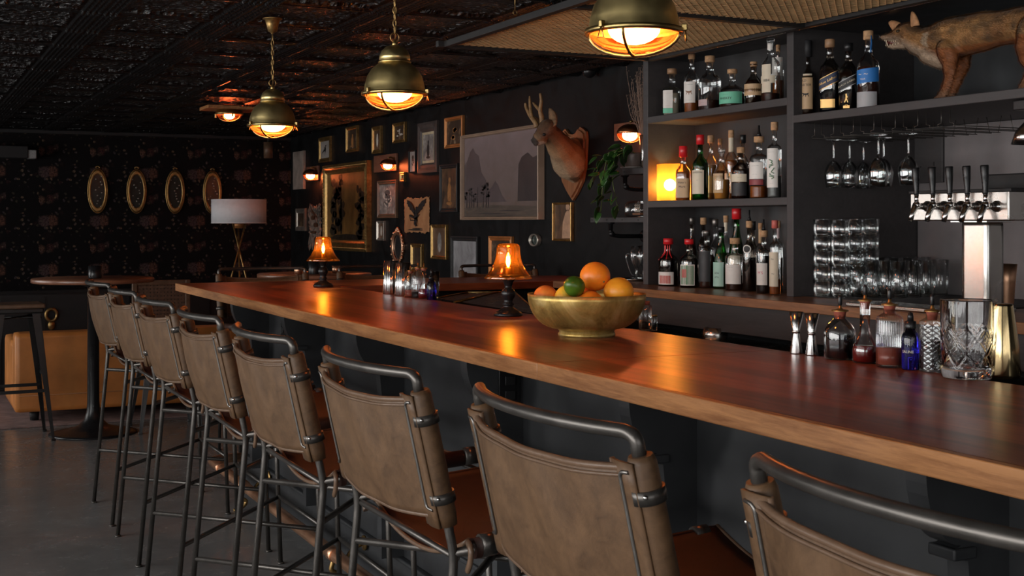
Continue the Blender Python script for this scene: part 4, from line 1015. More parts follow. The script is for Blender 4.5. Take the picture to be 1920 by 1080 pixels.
# handled glasses left of the shelf
for i, (u, x, lab) in enumerate(((1193, 3.62, 'tall glass with a looped handle, left of the shelf upright'), (1207, 3.70, 'handled tall glass partly hidden by the shelf upright'))):
    p = on_x(u, V0, x); p.z = BZ + .012
    t = thing('footed_glass', lab, 'drinking glass', p, face_cam(p), 'footed glasses on the silver tray')
    MB().lathe([(0, 0), (.034, .001), (.034, .003), (.010, .008), (.006, .02), (.006, .05), (.012, .065), (.026, .09), (.032, .12), (.030, .178)], 28).build('glass_body', gg, t, solid=0)
    MB().tube(spline([(-.028, 0, .13), (-.048, 0, .135), (-.056, 0, .115), (-.045, 0, .07), (-.026, 0, .025), (-.012, 0, .016)], 6), .0028, 8).build('handle', gg, t)
p = on_x(1190, V0, 3.64); o = MB().lathe([(0, 0), (.05, 0), (.13, .004), (.135, .010), (.13, .008), (.05, .003), (0, .003)], 36).build('serving_tray', M['chrome']); o.location = (p.x, p.y, BZ + .001); tag(o, 'small silver tray carrying the handled glasses', 'tray')
# ================================================================== BEER TOWER
def tower():
    x = 3.46; a = on_x(1708, 414, x); c = on_x(1892, 412, x); z0 = a.z; z1 = on_x(1708, 363, x).z; yc = (a.y + c.y) / 2; wy = abs(a.y - c.y)
    t = thing('beer_tower', 'stainless steel beer tower with five black handled taps on the back counter', 'beer tap', (x + .07, yc, BZ))
    Z = lambda z: z - BZ
    MB().box((0, 0, Z((z0 + z1) / 2)), (.14, wy, z1 - z0), None, .004).build('tap_box', M['steel'], t)
    MB().box((.003, 0, Z(z1) + .004), (.150, wy + .02, .012), None, .003).build('box_lid', M['blackmatte'], t)
    MB().box((-.0715, 0, Z((z0 + z1) / 2)), (.004, wy - .006, z1 - z0 - .006), None, .001).build('face_plate', M['steel'], t)
    yt = (on_x(1782, 500, x).y + on_x(1850, 500, x).y) / 2 - yc
    MB().box((.0, yt, Z(z0) / 2), (.085, .125, Z(z0)), None, .018).build('column', M['steel'], t)
    MB().box((-.010, yt, Z(z0) - .003), (.12, .17, .006), None, .001).build('column_flange', M['chrome'], t)
    MB().box((0, yt, .006), (.14, .18, .012), None, .003).build('foot_plate', M['steel'], t)
    for u in (1739, 1770, 1802, 1835, 1869):
        sy = on_x(u, 387, x - .004).y - yc; zc = Z(on_x(u, 387, x).z)
        tp = MB(); tp.lathe([(.0, 0), (.020, 0), (.020, .006), (.014, .010), (.012, .03), (.010, .045), (.0, .045)], 24, (-.073, sy, zc), axis=Matrix.Rotation(-pi / 2, 3, 'Y'))
        tp.tube([(-.11, sy, zc), (-.135, sy, zc - .002), (-.150, sy, zc - .030), (-.158, sy, zc - .055)], [.012, .013, .010, .009], 16)
        tp.sphere((-.128, sy, zc + .004), .015, 2); tp.rod((-.128, sy, zc + .01), (-.128, sy, zc + .045), .008, 14)
        tpo = tp.build('faucet', M['chrome'], t)
        MB().lathe([(.008, .0), (.011, .004), (.010, .010), (.009, .016), (.013, .06), (.015, .098), (.013, .102), (0, .102)], 20, (-.128, sy, zc + .042), axis=Matrix.Rotation(R(-3), 3, 'Y')).build('tap_handle', M['blackgloss'], tpo)
tower()
p = on_x(1718, 566, 3.33); o = MB().box((0, 0, 0), (.17, .62, .016), None, .004).build('drip_tray', M['steel']); o.location = (3.325, 3.42, BZ + .0085); tag(o, 'steel drip tray in front of the beer tower', 'drip tray')
p = on_x(1868, 545, 3.62); o = MB().lathe([(0, 0), (.030, 0), (.034, .02), (.040, .10), (.046, .165), (.044, .165), (.037, .10), (.030, .01), (0, .006)], 32).build('shaker_tin', M['copper']); o.location = (3.66, p.y, BZ + .001); tag(o, 'tall copper shaker tin standing right of the beer tower column', 'shaker')
# point of sale casing, dark box beside the taps
a = on_x(1898, 360, 3.75); o = MB().box((0, 0, 0), (.30, .34, .17), None, .006).build('equipment_box', M['blackmatte']); o.location = (3.80, a.y - .14, 1.53); 
tag(o, 'matt black equipment box against the wall right of the taps', 'box')
MB_ = MB().box((0, 0, 0), (.10, .04, .33), None, .004); b_o = MB_.build('box_bracket', M['blackmatte'], o); b_o.location = (.13, 0, -.245)
# scoop lamp at the right edge
def scoop():
    p = on_x(1930, 300, 3.50)
    t = thing('clip_lamp', 'chrome edged scoop lamp hanging under the shelf at the right edge', 'lamp', (p.x, p.y, S3 - ST))
    MB().box((0, .0, -.02), (.06, .09, .035), None, .004).build('clamp', M['blackgloss'], t)
    MB().rod((0, 0, -.03), (0, 0, -.075), .006).build('stem', M['steel'], t)
    MB().lathe([(.008, -.07), (.018, -.08), (.045, -.11), (.060, -.155), (.058, -.155), (.043, -.112), (.015, -.085)], 32, caps=False).build('shade', M['chrome'], t)
scoop()

# ================================================================== THINGS ON THE BAR TOP
def fruit(name, lab, cat, p, r, mat, sc=(1, 1, .96), stem=None, tip=0, rot=(0, 0, 0)):
    mb = MB(); mb.sphere((0, 0, 0), r, 4, sc)
    if tip:
        for v in mb.bm.verts:
            f = abs(v.co.x) / (r * sc[0])
            if f > .72: v.co.x *= 1 + tip * (f - .72) / .28; 
    if stem:
        for v in mb.bm.verts:
            d = (v.co.normalized() - Vector(stem).normalized()).length
            if d < .22: v.co *= 1 - .05 * (1 - d / .22)
    o = mb.build(name, mat); o.location = p; o.rotation_euler = rot; tag(o, lab, cat, 'citrus fruit heaped in the brass bowl')
    if stem:
        s = Vector(stem).normalized(); q = s * r * .95
        MB().lathe([(0, 0), (r * .075, .0), (r * .06, r * .03), (0, r * .035)], 8, q, axis=s.to_track_quat('Z', 'Y').to_matrix()).build('stem_end', K['leaf'], o)
    return o
def peel(nm, c1, c2, rough=.38):
    m, nt, b = new_mat(nm); v = coords(nt); f = noise(nt, v, 9, 3)
    L(nt, ramp(nt, f, [(.35, c1), (.68, c2)]), b.inputs['Base Color']); b.inputs['Roughness'].default_value = rough; b.inputs['Subsurface Weight'].default_value = .08
    b.inputs['Subsurface Radius'].default_value = (.01, .005, .002)
    vo = nt.nodes.new('ShaderNodeTexVoronoi'); vo.inputs['Scale'].default_value = 260; L(nt, v, vo.inputs['Vector']); bump(nt, b, vo.outputs['Distance'], .25, .0008); return m
pm = dict(o1=peel('orange_peel', (.86, .19, .012), (.90, .30, .02)), o2=peel('yellow_orange_peel', (.84, .30, .015), (.88, .42, .03)), o3=peel('blood_orange_peel', (.74, .13, .015), (.85, .30, .05)),
          l=peel('lemon_peel', (.85, .42, .03), (.88, .52, .05)), g=peel('lime_peel', (.022, .075, .007), (.085, .17, .014), .30))
bc = on_z(1100, 629, TOP); bw = depth(bc)
def bowl():
    R0 = 111 * bw / F; hh = .136; ft = .090
    t = thing('fruit_bowl', 'large aged brass bowl heaped with oranges and a lime on the bar top', 'bowl', (bc.x, bc.y, TOP))
    pr = [(0, .012), (ft * .93, .010), (ft * .97, 0), (ft, 0), (ft * 1.01, .004), (ft * .985, .016), (ft * 1.08, .024)]
    for k in range(1, 11):
        a = k / 10; pr.append((ft * 1.08 + (R0 - ft * 1.08) * sin(a * pi / 2) ** .92, .024 + (hh - .024) * (1 - cos(a * pi / 2)) ** .95))
    inn = [(max(0, r - .004), z + .003) for r, z in pr[6:]][::-1]; inn[0] = (R0 - .003, hh)
    mb = MB(); mb.lathe(pr + inn + [(ft * .9, .024), (0, .020)], 72); o = mb.build('bowl_body', M['bowl'], t)
    MB().lathe([(ft * .99, 0), (ft * 1.03, .001), (ft * 1.035, .007), (ft * .99, .012)], 48, caps=False).build('foot_ring', M['bowl'], t)
m, nt, b = new_mat('antique_brass'); v = coords(nt); f = noise(nt, v, 8, 8, .7, .8); g = noise(nt, v, 30, 5, .6)
L(nt, ramp(nt, f, [(.32, (.20, .125, .035)), (.5, (.50, .34, .10)), (.72, (.78, .60, .27))]), b.inputs['Base Color']); b.inputs['Metallic'].default_value = .7
L(nt, ramp(nt, g, [(.3, (.32,) * 3), (.7, (.52,) * 3)]), b.inputs['Roughness']); bump(nt, b, g, .12, .002); M['bowl'] = m
bowl()
def bp(u, v, dd): # a point above the bowl on the line of sight, dd metres nearer than the bowl's middle
    d = ray(u, v); s = (bw - dd); return Vector((d[0] * s, d[1] * s, H + d[2] * s))
pxm = bw / F
fruit('orange', 'big round orange on top of the heap of fruit', 'orange', bp(1116, 518, -.01), 28.5 * pxm, pm['o1'], stem=(.15, -.95, -.35))
fruit('orange', 'yellowish orange at the right side of the bowl', 'orange', bp(1160, 547, .03), 28 * pxm, pm['o2'])
fruit('orange', 'small reddish orange at the left side of the bowl', 'orange', bp(1023, 557, .0), 23 * pxm, pm['o3'])
fruit('orange', 'low orange peeping over the front rim below the lime', 'orange', bp(1107, 569, .07), 24 * pxm, pm['o1'])
fruit('orange', 'orange buried at the back of the bowl under the big one', 'orange', bp(1098, 560, -.06), 25 * pxm, pm['o3'])
fruit('lemon', 'small yellow lemon half hidden behind the lime', 'lemon', bp(1057, 555, .035), 17 * pxm, pm['l'], (1.25, .95, .95), tip=.12, rot=(0, R(-55), 0))
fruit('lime', 'dark green lime in front of the heap of oranges', 'lime', bp(1077, 537, .075), 19.5 * pxm, pm['g'], (1.08, 1, .98), tip=.10, rot=(0, R(20), R(30)))

def lathe_thing(name, lab, cat, u, v, parts, grp=None, turn=0):
    p = on_z(u, v, TOP); p.z = TOP + .0005; t = thing(name, lab, cat, p, face_cam(p, turn), grp)
    for nm, prof, mt, kw in parts:
        kw = dict(kw); sol = kw.pop('solid', 0); seg = kw.pop('seg', 40)
        MB().lathe(prof, seg, **kw).build(nm, mt, t, solid=sol)
    return t, p
def sc(prof, s): return [(r * s, z * s) for r, z in prof]
# jiggers
for u, v, lab in ((1493, 663, 'left one of the two steel double jiggers'), (1522, 666, 'right one of the two steel double jiggers')):
    h = 78 * depth(on_z(u, v, TOP)) / F; r = .0205
    jp = [(r * .86, 0), (r * .88, .002), (r * .48, h * .46), (r * .46, h * .50), (r * .52, h * .52), (r * .52, h * .535), (r * .50, h * .55), (r * .98, h), (r * .94, h), (r * .40, h * .56), (0, h * .54)]
    t, p = lathe_thing('jigger', lab, 'jigger', u, v, [('cups', jp, M['chrome'], {})], 'double jiggers beside the bitters bottles')
    MB().lathe([(r * .52, h * .505), (r * .58, h * .515), (r * .58, h * .545), (r * .52, h * .553)], 32, caps=False).build('waist_band', M['steel'], t)
def dasher(t, z, r, topm=None):
    """cork stopper, brass collar and black dropper cap"""
    MB().lathe([(r * .80, z - .016), (r * .95, z), (r * 1.05, z + .002), (r * 1.05, z + .004), (0, z + .004)], 24).build('stopper', M['redcork'], t)
    MB().lathe([(r * 1.35, z + .004), (r * 1.38, z + .0055), (r * 1.3, z + .008), (r * .5, z + .010), (.0042, z + .014), (.0042, z + .022)], 24).build('dasher_collar', M['gold'], t)
    MB().lathe([(.0045, z + .020), (.0058, z + .024), (.0058, z + .040), (.0045, z + .046), (0, z + .048)], 16).build('dropper_cap', M['blackgloss'], t)
fl = lambda n, d: (lambda rr, a, z: rr * (1 + d * cos(a * n)))
cg = M['cutglass']
def H_(u, v, dv): return dv * depth(on_z(u, v, TOP)) / F
# 1 octagonal squat bottle, black liquid
def px(u, v): return depth(on_z(u, v, TOP)) / F
k = px(1575, 673); r = 29 * k
t, p = lathe_thing('bitters_bottle', 'squat eight sided glass bottle of near black bitters, leftmost of the dasher bottles', 'bitters bottle', 1575, 673,
    [('glass_body', [(r * .92, 0), (r, .003), (r, 50 * k), (r * .93, 56 * k), (r * .72, 66 * k), (r * .48, 73 * k), (r * .38, 76 * k), (r * .36, 84 * k)], gg, dict(seg=8)),
     ('liquid', [(r * .85, .003), (r * .95, .006), (r * .95, 45 * k), (0, 45 * k)], Q['black'], dict(seg=8))], 'dasher bottles in a row on the bar top')
dasher(t, 86 * k, r * .40)
k = px(1622, 680); r = 24 * k
t, p = lathe_thing('bitters_bottle', 'long necked flask of dark ruby bitters', 'bitters bottle', 1622, 680,
    [('glass_body', [(r * .80, 0), (r * .95, .003), (r, 22 * k), (r * .92, 34 * k), (r * .60, 47 * k), (r * .42, 57 * k), (r * .40, 90 * k)], gg, {}),
     ('liquid', [(r * .80, .003), (r * .93, .006), (r * .97, 22 * k), (r * .90, 31 * k), (0, 31 * k)], Q['red'], {})], 'dasher bottles in a row on the bar top')
dasher(t, 112 * k, r * .40)
MB().lathe([(r * .40, 88 * k), (r * .40, 112 * k)], 24, caps=False).build('neck', gg, t)
k = px(1668, 688); r = 24.5 * k
t, p = lathe_thing('bitters_bottle', 'fluted clear cylinder bottle one third full of pinkish bitters', 'bitters bottle', 1668, 688,
    [('glass_body', [(r * .94, 0), (r, .003), (r, 88 * k), (r * .92, 94 * k), (r * .60, 99 * k), (r * .45, 101 * k), (r * .43, 108 * k)], gg, dict(seg=144, mod=fl(36, .018))),
     ('liquid', [(r * .88, 5 * k), (r * .92, 6 * k), (r * .92, 36 * k), (0, 36 * k)], Q['rose'], {})], 'dasher bottles in a row on the bar top')
dasher(t, 112 * k, r * .46)
k = px(1707, 693); r = 16.5 * k
t, p = lathe_thing('dropper_bottle', 'small cobalt blue dropper bottle marked SALI among the dasher bottles', 'dropper bottle', 1707, 693,
    [('glass_body', [(0, 0), (r * .92, 0), (r, .003), (r, 58 * k), (r * .9, 66 * k), (r * .58, 74 * k), (r * .52, 80 * k), (0, 80 * k)], M['blueglass'], {}),
     ('screw_cap', [(r * .62, 77 * k), (r * .64, 78 * k), (r * .64, 90 * k), (r * .5, 91 * k), (0, 91 * k)], M['blackgloss'], {}),
     ('dropper_bulb', [(r * .36, 90 * k), (r * .34, 100 * k), (r * .26, 106 * k), (0, 108 * k)], M['blackgloss'], {})], turn=-18)
tb = MB(); lettering(tb, [('SALINE', 7 * k, 0, 34 * k)], lambda x, y: Vector(((r + .0006) * cos(x / r - pi / 2), (r + .0006) * sin(x / r - pi / 2), y))); tb.build('lettering', K['cream'], t)
def diamond(n, zs, d, z0, z1):
    def fn(rr, a, z):
        if z < z0 or z > z1: return rr
        q = z * zs
        g = min(abs(((a * n + q) / pi) % 1 - .5), abs(((a * n - q) / pi) % 1 - .5)) * 2
        return rr * (1 - d * max(0, 1 - g * 4))
    return fn
k = px(1748, 697); r = 24 * k
zz = [i / 60 * 92 * k for i in range(61)]
t, p = lathe_thing('bitters_bottle', 'diamond cut glass bottle of black bitters beside the mixing glass', 'bitters bottle', 1748, 697,
    [('glass_body', [(r * .93, 0)] + [(r, z + .002) for z in zz] + [(r * .8, 97 * k), (r * .5, 101 * k), (r * .46, 106 * k)], M['glass_soft'], dict(seg=120, mod=diamond(5, 250, .028, 0, 92 * k))),
     ('liquid', [(r * .86, 6 * k), (r * .90, 7 * k), (r * .90, 58 * k), (0, 58 * k)], Q['black'], {})], 'dasher bottles in a row on the bar top')
dasher(t, 109 * k, r * .45)
# mixing glass
k = px(1813, 708); r = 48.5 * k; hh = 146 * k
zz = [18 * k + i / 60 * (hh - 18 * k) for i in range(61)]
p = on_z(1813, 708, TOP); t = thing('mixing_glass', 'large cut crystal mixing glass at the right end of the bottles on the bar', 'mixing glass', (p.x, p.y, TOP + .0005), face_cam(p))
def cut(rr, a, z):
    if 22 * k < z < 92 * k:
        q = (z - 22 * k) / (70 * k) * pi * 1.35
        g = min(abs(((a * 4 + q) / pi) % 1 - .5), abs(((a * 4 - q) / pi) % 1 - .5)) * 2
        g2 = min(abs(((a * 8 + q * 2) / pi) % 1 - .5), abs(((a * 8 - q * 2) / pi) % 1 - .5)) * 2
        return rr * (1 - .035 * max(0, 1 - g * 5) - .015 * max(0, 1 - g2 * 5))
    return rr
outer = [(r * .90, 0), (r * .95, .003)] + [(r * .955, 16 * k)] + [(r * .955 + r * .045 * (z / hh), z) for z in zz]
inner = [(r * .955, hh), (r * .945, hh - .002), (r * .89, 60 * k), (r * .86, 24 * k), (r * .78, 20 * k), (0, 19 * k)]
mb = MB(); mb.lathe([(0, 0)] + outer + inner, 160, mod=lambda rr, a, z: cut(rr, a, z) if rr > r * .93 else rr); mb.build('glass_body', cg, t)
mb = MB(); mb.tube(spline([(r * .96, -.012, hh - .001), (r * 1.07, -.006, hh + .001), (r * 1.12, 0, hh + .002), (r * 1.07, .006, hh + .001), (r * .96, .012, hh - .001)], 5), .0016, 8)
mb.grid(4, 6, lambda u, v: Vector((r * (.97 + .14 * u * sin(pi * v)), (-.012 + .024 * v) * (1 - .2 * u), hh - .001 - .022 * (1 - u) + .0 * v))); mb.build('pouring_lip', gg, t)
# golden shaker tin behind
k = px(1879, 709); h = 139 * k
t, p = lathe_thing('shaker_tin', 'gold toned tapering shaker tin standing behind the mixing glass', 'shaker', 1879, 709,
    [('tin_body', [(0, .002), (22 * k, 0), (33 * k * .95, .002), (34 * k, .010), (30 * k, h * .45), (20 * k, h * .97), (19 * k, h), (0, h)], M['goldsteel'], {})])
# far group: two steel tumblers, bitters, blue dropper
for u, v, lab in ((734, 551, 'left one of the two tall polished steel tumblers on the bar'), (756, 555, 'right one of the two tall polished steel tumblers on the bar')):
    k = px(u, v); r = 16.5 * k; h = 62 * k
    lathe_thing('steel_tumbler', lab, 'tumbler', u, v, [('tumbler_body', [(0, 0), (r * .95, 0), (r, .003), (r * .84, h), (r * .80, h), (r * .90, .01), (0, .008)], M['chrome'], dict(seg=72, mod=fl(18, .018)))], 'polished steel tumblers by the farther dasher bottles')
def small_bitters(u, v, w_, hgt, liq, frac, lab, flute=0, neck=.0, shape=0):
    k = px(u, v); r = w_ * k; h = hgt * k
    if shape: prof = [(r * .8, 0), (r, .003), (r, h * .22), (r * .6, h * .48), (r * .32, h * .60), (r * .32, h)]; lp = [(r * .78, .003), (r * .93, .005), (r * .95, h * .22), (r * .75, h * .34), (0, h * .34)]
    else: prof = [(r * .93, 0), (r, .003), (r, h * .72), (r * .85, h * .82), (r * .45, h * .90), (r * .42, h)]; lp = [(r * .86, .003), (r * .92, .005), (r * .92, h * frac), (0, h * frac)]
    t, p = lathe_thing('bitters_bottle', lab, 'bitters bottle', u, v, [('glass_body', prof, gg, dict(seg=96, mod=fl(24, .02)) if flute else {}), ('liquid', lp, liq, {})], 'farther dasher bottles by the steel tumblers')
    MB().lathe([(r * .36, h - .004), (r * .44, h + .006), (0, h + .006)], 20).build('stopper', M['redcork'], t)
    MB().lathe([(r * .58, h + .006), (r * .58, h + .009), (.004, h + .012), (.003, h + .030), (0, h + .031)], 20).build('dasher_collar', M['gold'], t)
small_bitters(770, 557, 12, 46, Q['rose'], .30, 'fluted bottle of pale red bitters next to the steel tumblers')
small_bitters(784, 559, 12.5, 54, Q['black'], .22, 'clear fluted bottle with a little dark bitters, far group', 1)
small_bitters(795, 560, 11.5, 54, Q['red'], .4, 'far flask with a wide foot of ruby bitters', 0, 0, 1)
k = px(809, 562); r = 9 * k
t, p = lathe_thing('dropper_bottle', 'tiny cobalt blue dropper bottle in the farther group by the steel tumblers', 'dropper bottle', 809, 562,
    [('glass_body', [(0, 0), (r * .92, 0), (r, .002), (r, 26 * k), (r * .8, 32 * k), (r * .5, 37 * k), (0, 38 * k)], M['blueglass'], {}),
     ('screw_cap', [(r * .60, 36 * k), (r * .60, 45 * k), (0, 45 * k)], M['blackgloss'], {}), ('dropper_bulb', [(r * .34, 45 * k), (r * .25, 55 * k), (0, 57 * k)], M['blackgloss'], {})])
k = px(816, 556)
lathe_thing('rocks_glass', 'clear glass just behind the tiny blue dropper bottle', 'drinking glass', 815, 555, [('glass_body', [(0, 0), (8 * k, 0), (9.5 * k, 46 * k), (9 * k, 46 * k), (7 * k, .006), (0, .006)], gg, {})])
# behind the fruit bowl
k = px(1210, 619)
t, p = lathe_thing('bitters_bottle', 'corked clear bottle partly hidden behind the right side of the fruit bowl', 'bitters bottle', 1210, 619, [('glass_body', [(0, 0), (12 * k, 0), (12 * k, 46 * k), (9 * k, 48 * k), (8 * k, 52 * k)], gg, dict(seg=72, mod=fl(18, .02)))])
MB().lathe([(8 * k, 47 * k), (9 * k, 54 * k), (0, 54 * k)], 20).build('stopper', M['redcork'], t)
k = px(1227, 620)
t, p = lathe_thing('glass_vial', 'short glass vial with a brass top, right of the fruit bowl', 'bottle', 1227, 620, [('glass_body', [(0, 0), (6 * k, 0), (6 * k, 24 * k), (4 * k, 27 * k)], gg, {})])
MB().lathe([(5 * k, 26 * k), (6 * k, 29 * k), (0, 30 * k)], 20).build('cap', M['gold'], t)

# speed well behind the bar
def ice_well():
    t = thing('ice_well', 'black ice well with thin warm lit steel edges in the bar corner', 'ice well', (3.05, 6.2, .7))
    z = 1.018; A, B_, C__, E_ = on_z(820, 558, z), on_z(875, 548, z), on_z(965, 547, z), on_z(1012, 588, z)
    pts = [A, B_, C__, E_]; o = Vector((3.05, 6.2, .7))
    mb = MB(); vs1 = [mb.bm.verts.new((q.x - o.x, q.y - o.y, z - .7 - .004)) for q in pts]; vs0 = [mb.bm.verts.new((q.x - o.x, q.y - o.y, -.70)) for q in pts]
    mb.bm.faces.new(vs1); mb.bm.faces.new(vs0[::-1])
    for i in range(4): mb.bm.faces.new((vs0[i], vs0[(i + 1) % 4], vs1[(i + 1) % 4], vs1[i]))
    mb.build('well_body', M['blackgloss'], t)
    for a, c in ((A, B_), (B_, C__), (C__, E_)): MB().rod(a - o, c - o, .004, 8).build('warm_lit_edge', M['brass'], t)  # steel rim coloured as brass: the warm reflected light is in the colour
    MB().rod(on_z(852, 567, z) - o, on_z(930, 548, z) - o, .007, 8).build('warm_lit_edge', M['brass'], t)
ice_well()
# white container on the underbar
p = on_z(1341, 634, .93); o = MB().lathe([(0, 0), (.045, 0), (.056, .05), (.050, .085), (.046, .085), (.05, .05), (.04, .004), (0, .004)], 32).build('container', M['steel']); o.location = (3.25, p.y * 3.25 / p.x, .8855)
tag(o, 'round steel container on the underbar cooler, below the back counter', 'container')

# ================================================================== PICTURE WALL
WX = WALLX - .001
def paint_mat(nm, stops, scale=(1, 1, 1), ns=4, dist=1.0, rough=.45, vert=None):
    m, nt, b = new_mat(nm); v = coords(nt, scale); f = noise(nt, v, ns, 6, .6, dist)
    if vert:
        sx = nt.nodes.new('ShaderNodeSeparateXYZ'); L(nt, coords(nt), sx.inputs[0])
        mr = nt.nodes.new('ShaderNodeMapRange'); mr.inputs['From Min'].default_value = -vert; mr.inputs['From Max'].default_value = vert
        L(nt, sx.outputs['Z'], mr.inputs[0]); mm = nt.nodes.new('ShaderNodeMix'); mm.inputs[0].default_value = .4
        L(nt, mr.outputs[0], mm.inputs[2]); L(nt, f, mm.inputs[3]); f = mm.outputs[0]
    L(nt, ramp(nt, f, stops), b.inputs['Base Color']); b.inputs['Roughness'].default_value = rough; return m
A = dict(
 dark=paint_mat('dark_oil_painting', [(.3, (.015, .012, .010)), (.55, (.06, .035, .02)), (.72, (.30, .20, .12))], ns=9),
 grey=paint_mat('grey_print', [(.3, (.10, .09, .09)), (.55, (.26, .24, .22)), (.7, (.42, .40, .38))], ns=14),
 pale=paint_mat('pale_print', [(.3, (.22, .20, .18)), (.7, (.38, .35, .33))], ns=6),
 brown=paint_mat('brown_oil_painting', [(.28, (.05, .028, .010)), (.5, (.14, .070, .020)), (.72, (.26, .135, .04))], (1, 1, .5), 3.2, 1.6, .35),
 mist=paint_mat('misty_painting', [(.25, (.10, .068, .050)), (.5, (.155, .115, .108)), (.8, (.23, .18, .19))], (1, 1, 1.5), 3, 1.2, .5, .6),
 parch=paint_mat('brown_parchment', [(.3, (.28, .125, .05)), (.7, (.44, .22, .095))], ns=5, rough=.8),
 bark=paint_mat('grey_torn_paper', [(.35, (.05, .045, .04)), (.5, (.16, .135, .11)), (.7, (.26, .22, .18))], ns=16, rough=.9),
 mirror=plain('old_mirror', (.24, .24, .25), .16, .9, .2, 6), window=paint_mat('white_landscape_print', [(.3, (.17, .165, .17)), (.7, (.42, .42, .44))], ns=5),
 warm=paint_mat('portrait_painting', [(.35, (.03, .02, .015)), (.6, (.14, .07, .035)), (.8, (.32, .2, .11))], ns=7))
Fm = dict(gold=M['gold'], brass=M['brass'], copper=plain('copper_frame', (.42, .17, .055), .42, .5, .25, 12), black=M['blackmatte'], dark=plain('dark_wood_frame', (.055, .045, .042), .5, 0, .3, 12),
          plankf=plain('pale_plank', (.27, .22, .19), .7, 0, .25, 12), pale=plain('pale_wood_frame', (.36, .25, .18), .5, 0, .15, 8), silver=plain('silver_frame', (.42, .38, .33), .35, .8, .2, 10),
          brownf=plain('brown_frame', (.13, .075, .045), .45, .1, .3, 14), ivory=plain('ivory_mat', (.45, .38, .25), .6, 0, .2, 16), white=plain('white_mat', (.50, .50, .52), .6, 0, .05))
def rect(u0, u1, v0, v1):
    um = (u0 + u1) / 2; a = on_x(u0, (v0 + v1) / 2, WX); c = on_x(u1, (v0 + v1) / 2, WX)
    zt = on_x(um, v0, WX).z; zb = on_x(um, v1, WX).z
    return (a.y + c.y) / 2, (zt + zb) / 2, abs(a.y - c.y), zt - zb
def ringmesh(mb, w, h, fw, d, prof=((0, 0), (0, 1), (.25, 1.1), (.55, .8), (.8, .95), (1, .55), (1, .1))):
    """mitred moulding: prof (inward fraction, depth fraction)"""
    loops = []
    for fi, di in prof:
        a, b = w / 2 - fw * fi, h / 2 - fw * fi
        loops.append([mb.bm.verts.new((-d * di, y, z)) for y, z in ((a, b), (-a, b), (-a, -b), (a, -b))])
    for i in range(len(loops) - 1):
        for k in range(4): mb.bm.faces.new((loops[i][k], loops[i][(k + 1) % 4], loops[i + 1][(k + 1) % 4], loops[i + 1][k]))
    mb.bm.faces.new([loops[0][k] for k in range(4)])
def ink_shapes(parent, shapes, w, h, d, mt, name='drawing'):
    mb = MB()
    for poly in shapes:
        vs_ = [mb.bm.verts.new((-d, -x * w, y * h)) for x, y in poly]        # x runs left to right for the viewer
        try: mb.bm.faces.new(vs_)
        except ValueError: pass
    return mb.build(name, mt, parent)
def blob(cx, cy, rx, ry, n=10, wob=.25, a0=0):
    return [(cx + rx * cos(2 * pi * k / n + a0) * (1 + wob * (random.random() - .5)), cy + ry * sin(2 * pi * k / n + a0) * (1 + wob * (random.random() - .5))) for k in range(n)]
def stroke(pts, w):
    l, r = [], []
    for i, p in enumerate(pts):
        a = Vector(pts[max(0, i - 1)] + (0,)); c = Vector(pts[min(len(pts) - 1, i + 1)] + (0,)); t_ = (c - a).normalized()
        ww = w * (1 - .6 * i / max(1, len(pts) - 1)); l.append((p[0] - t_.y * ww, p[1] + t_.x * ww)); r.append((p[0] + t_.y * ww, p[1] - t_.x * ww))
    return l + r[::-1]
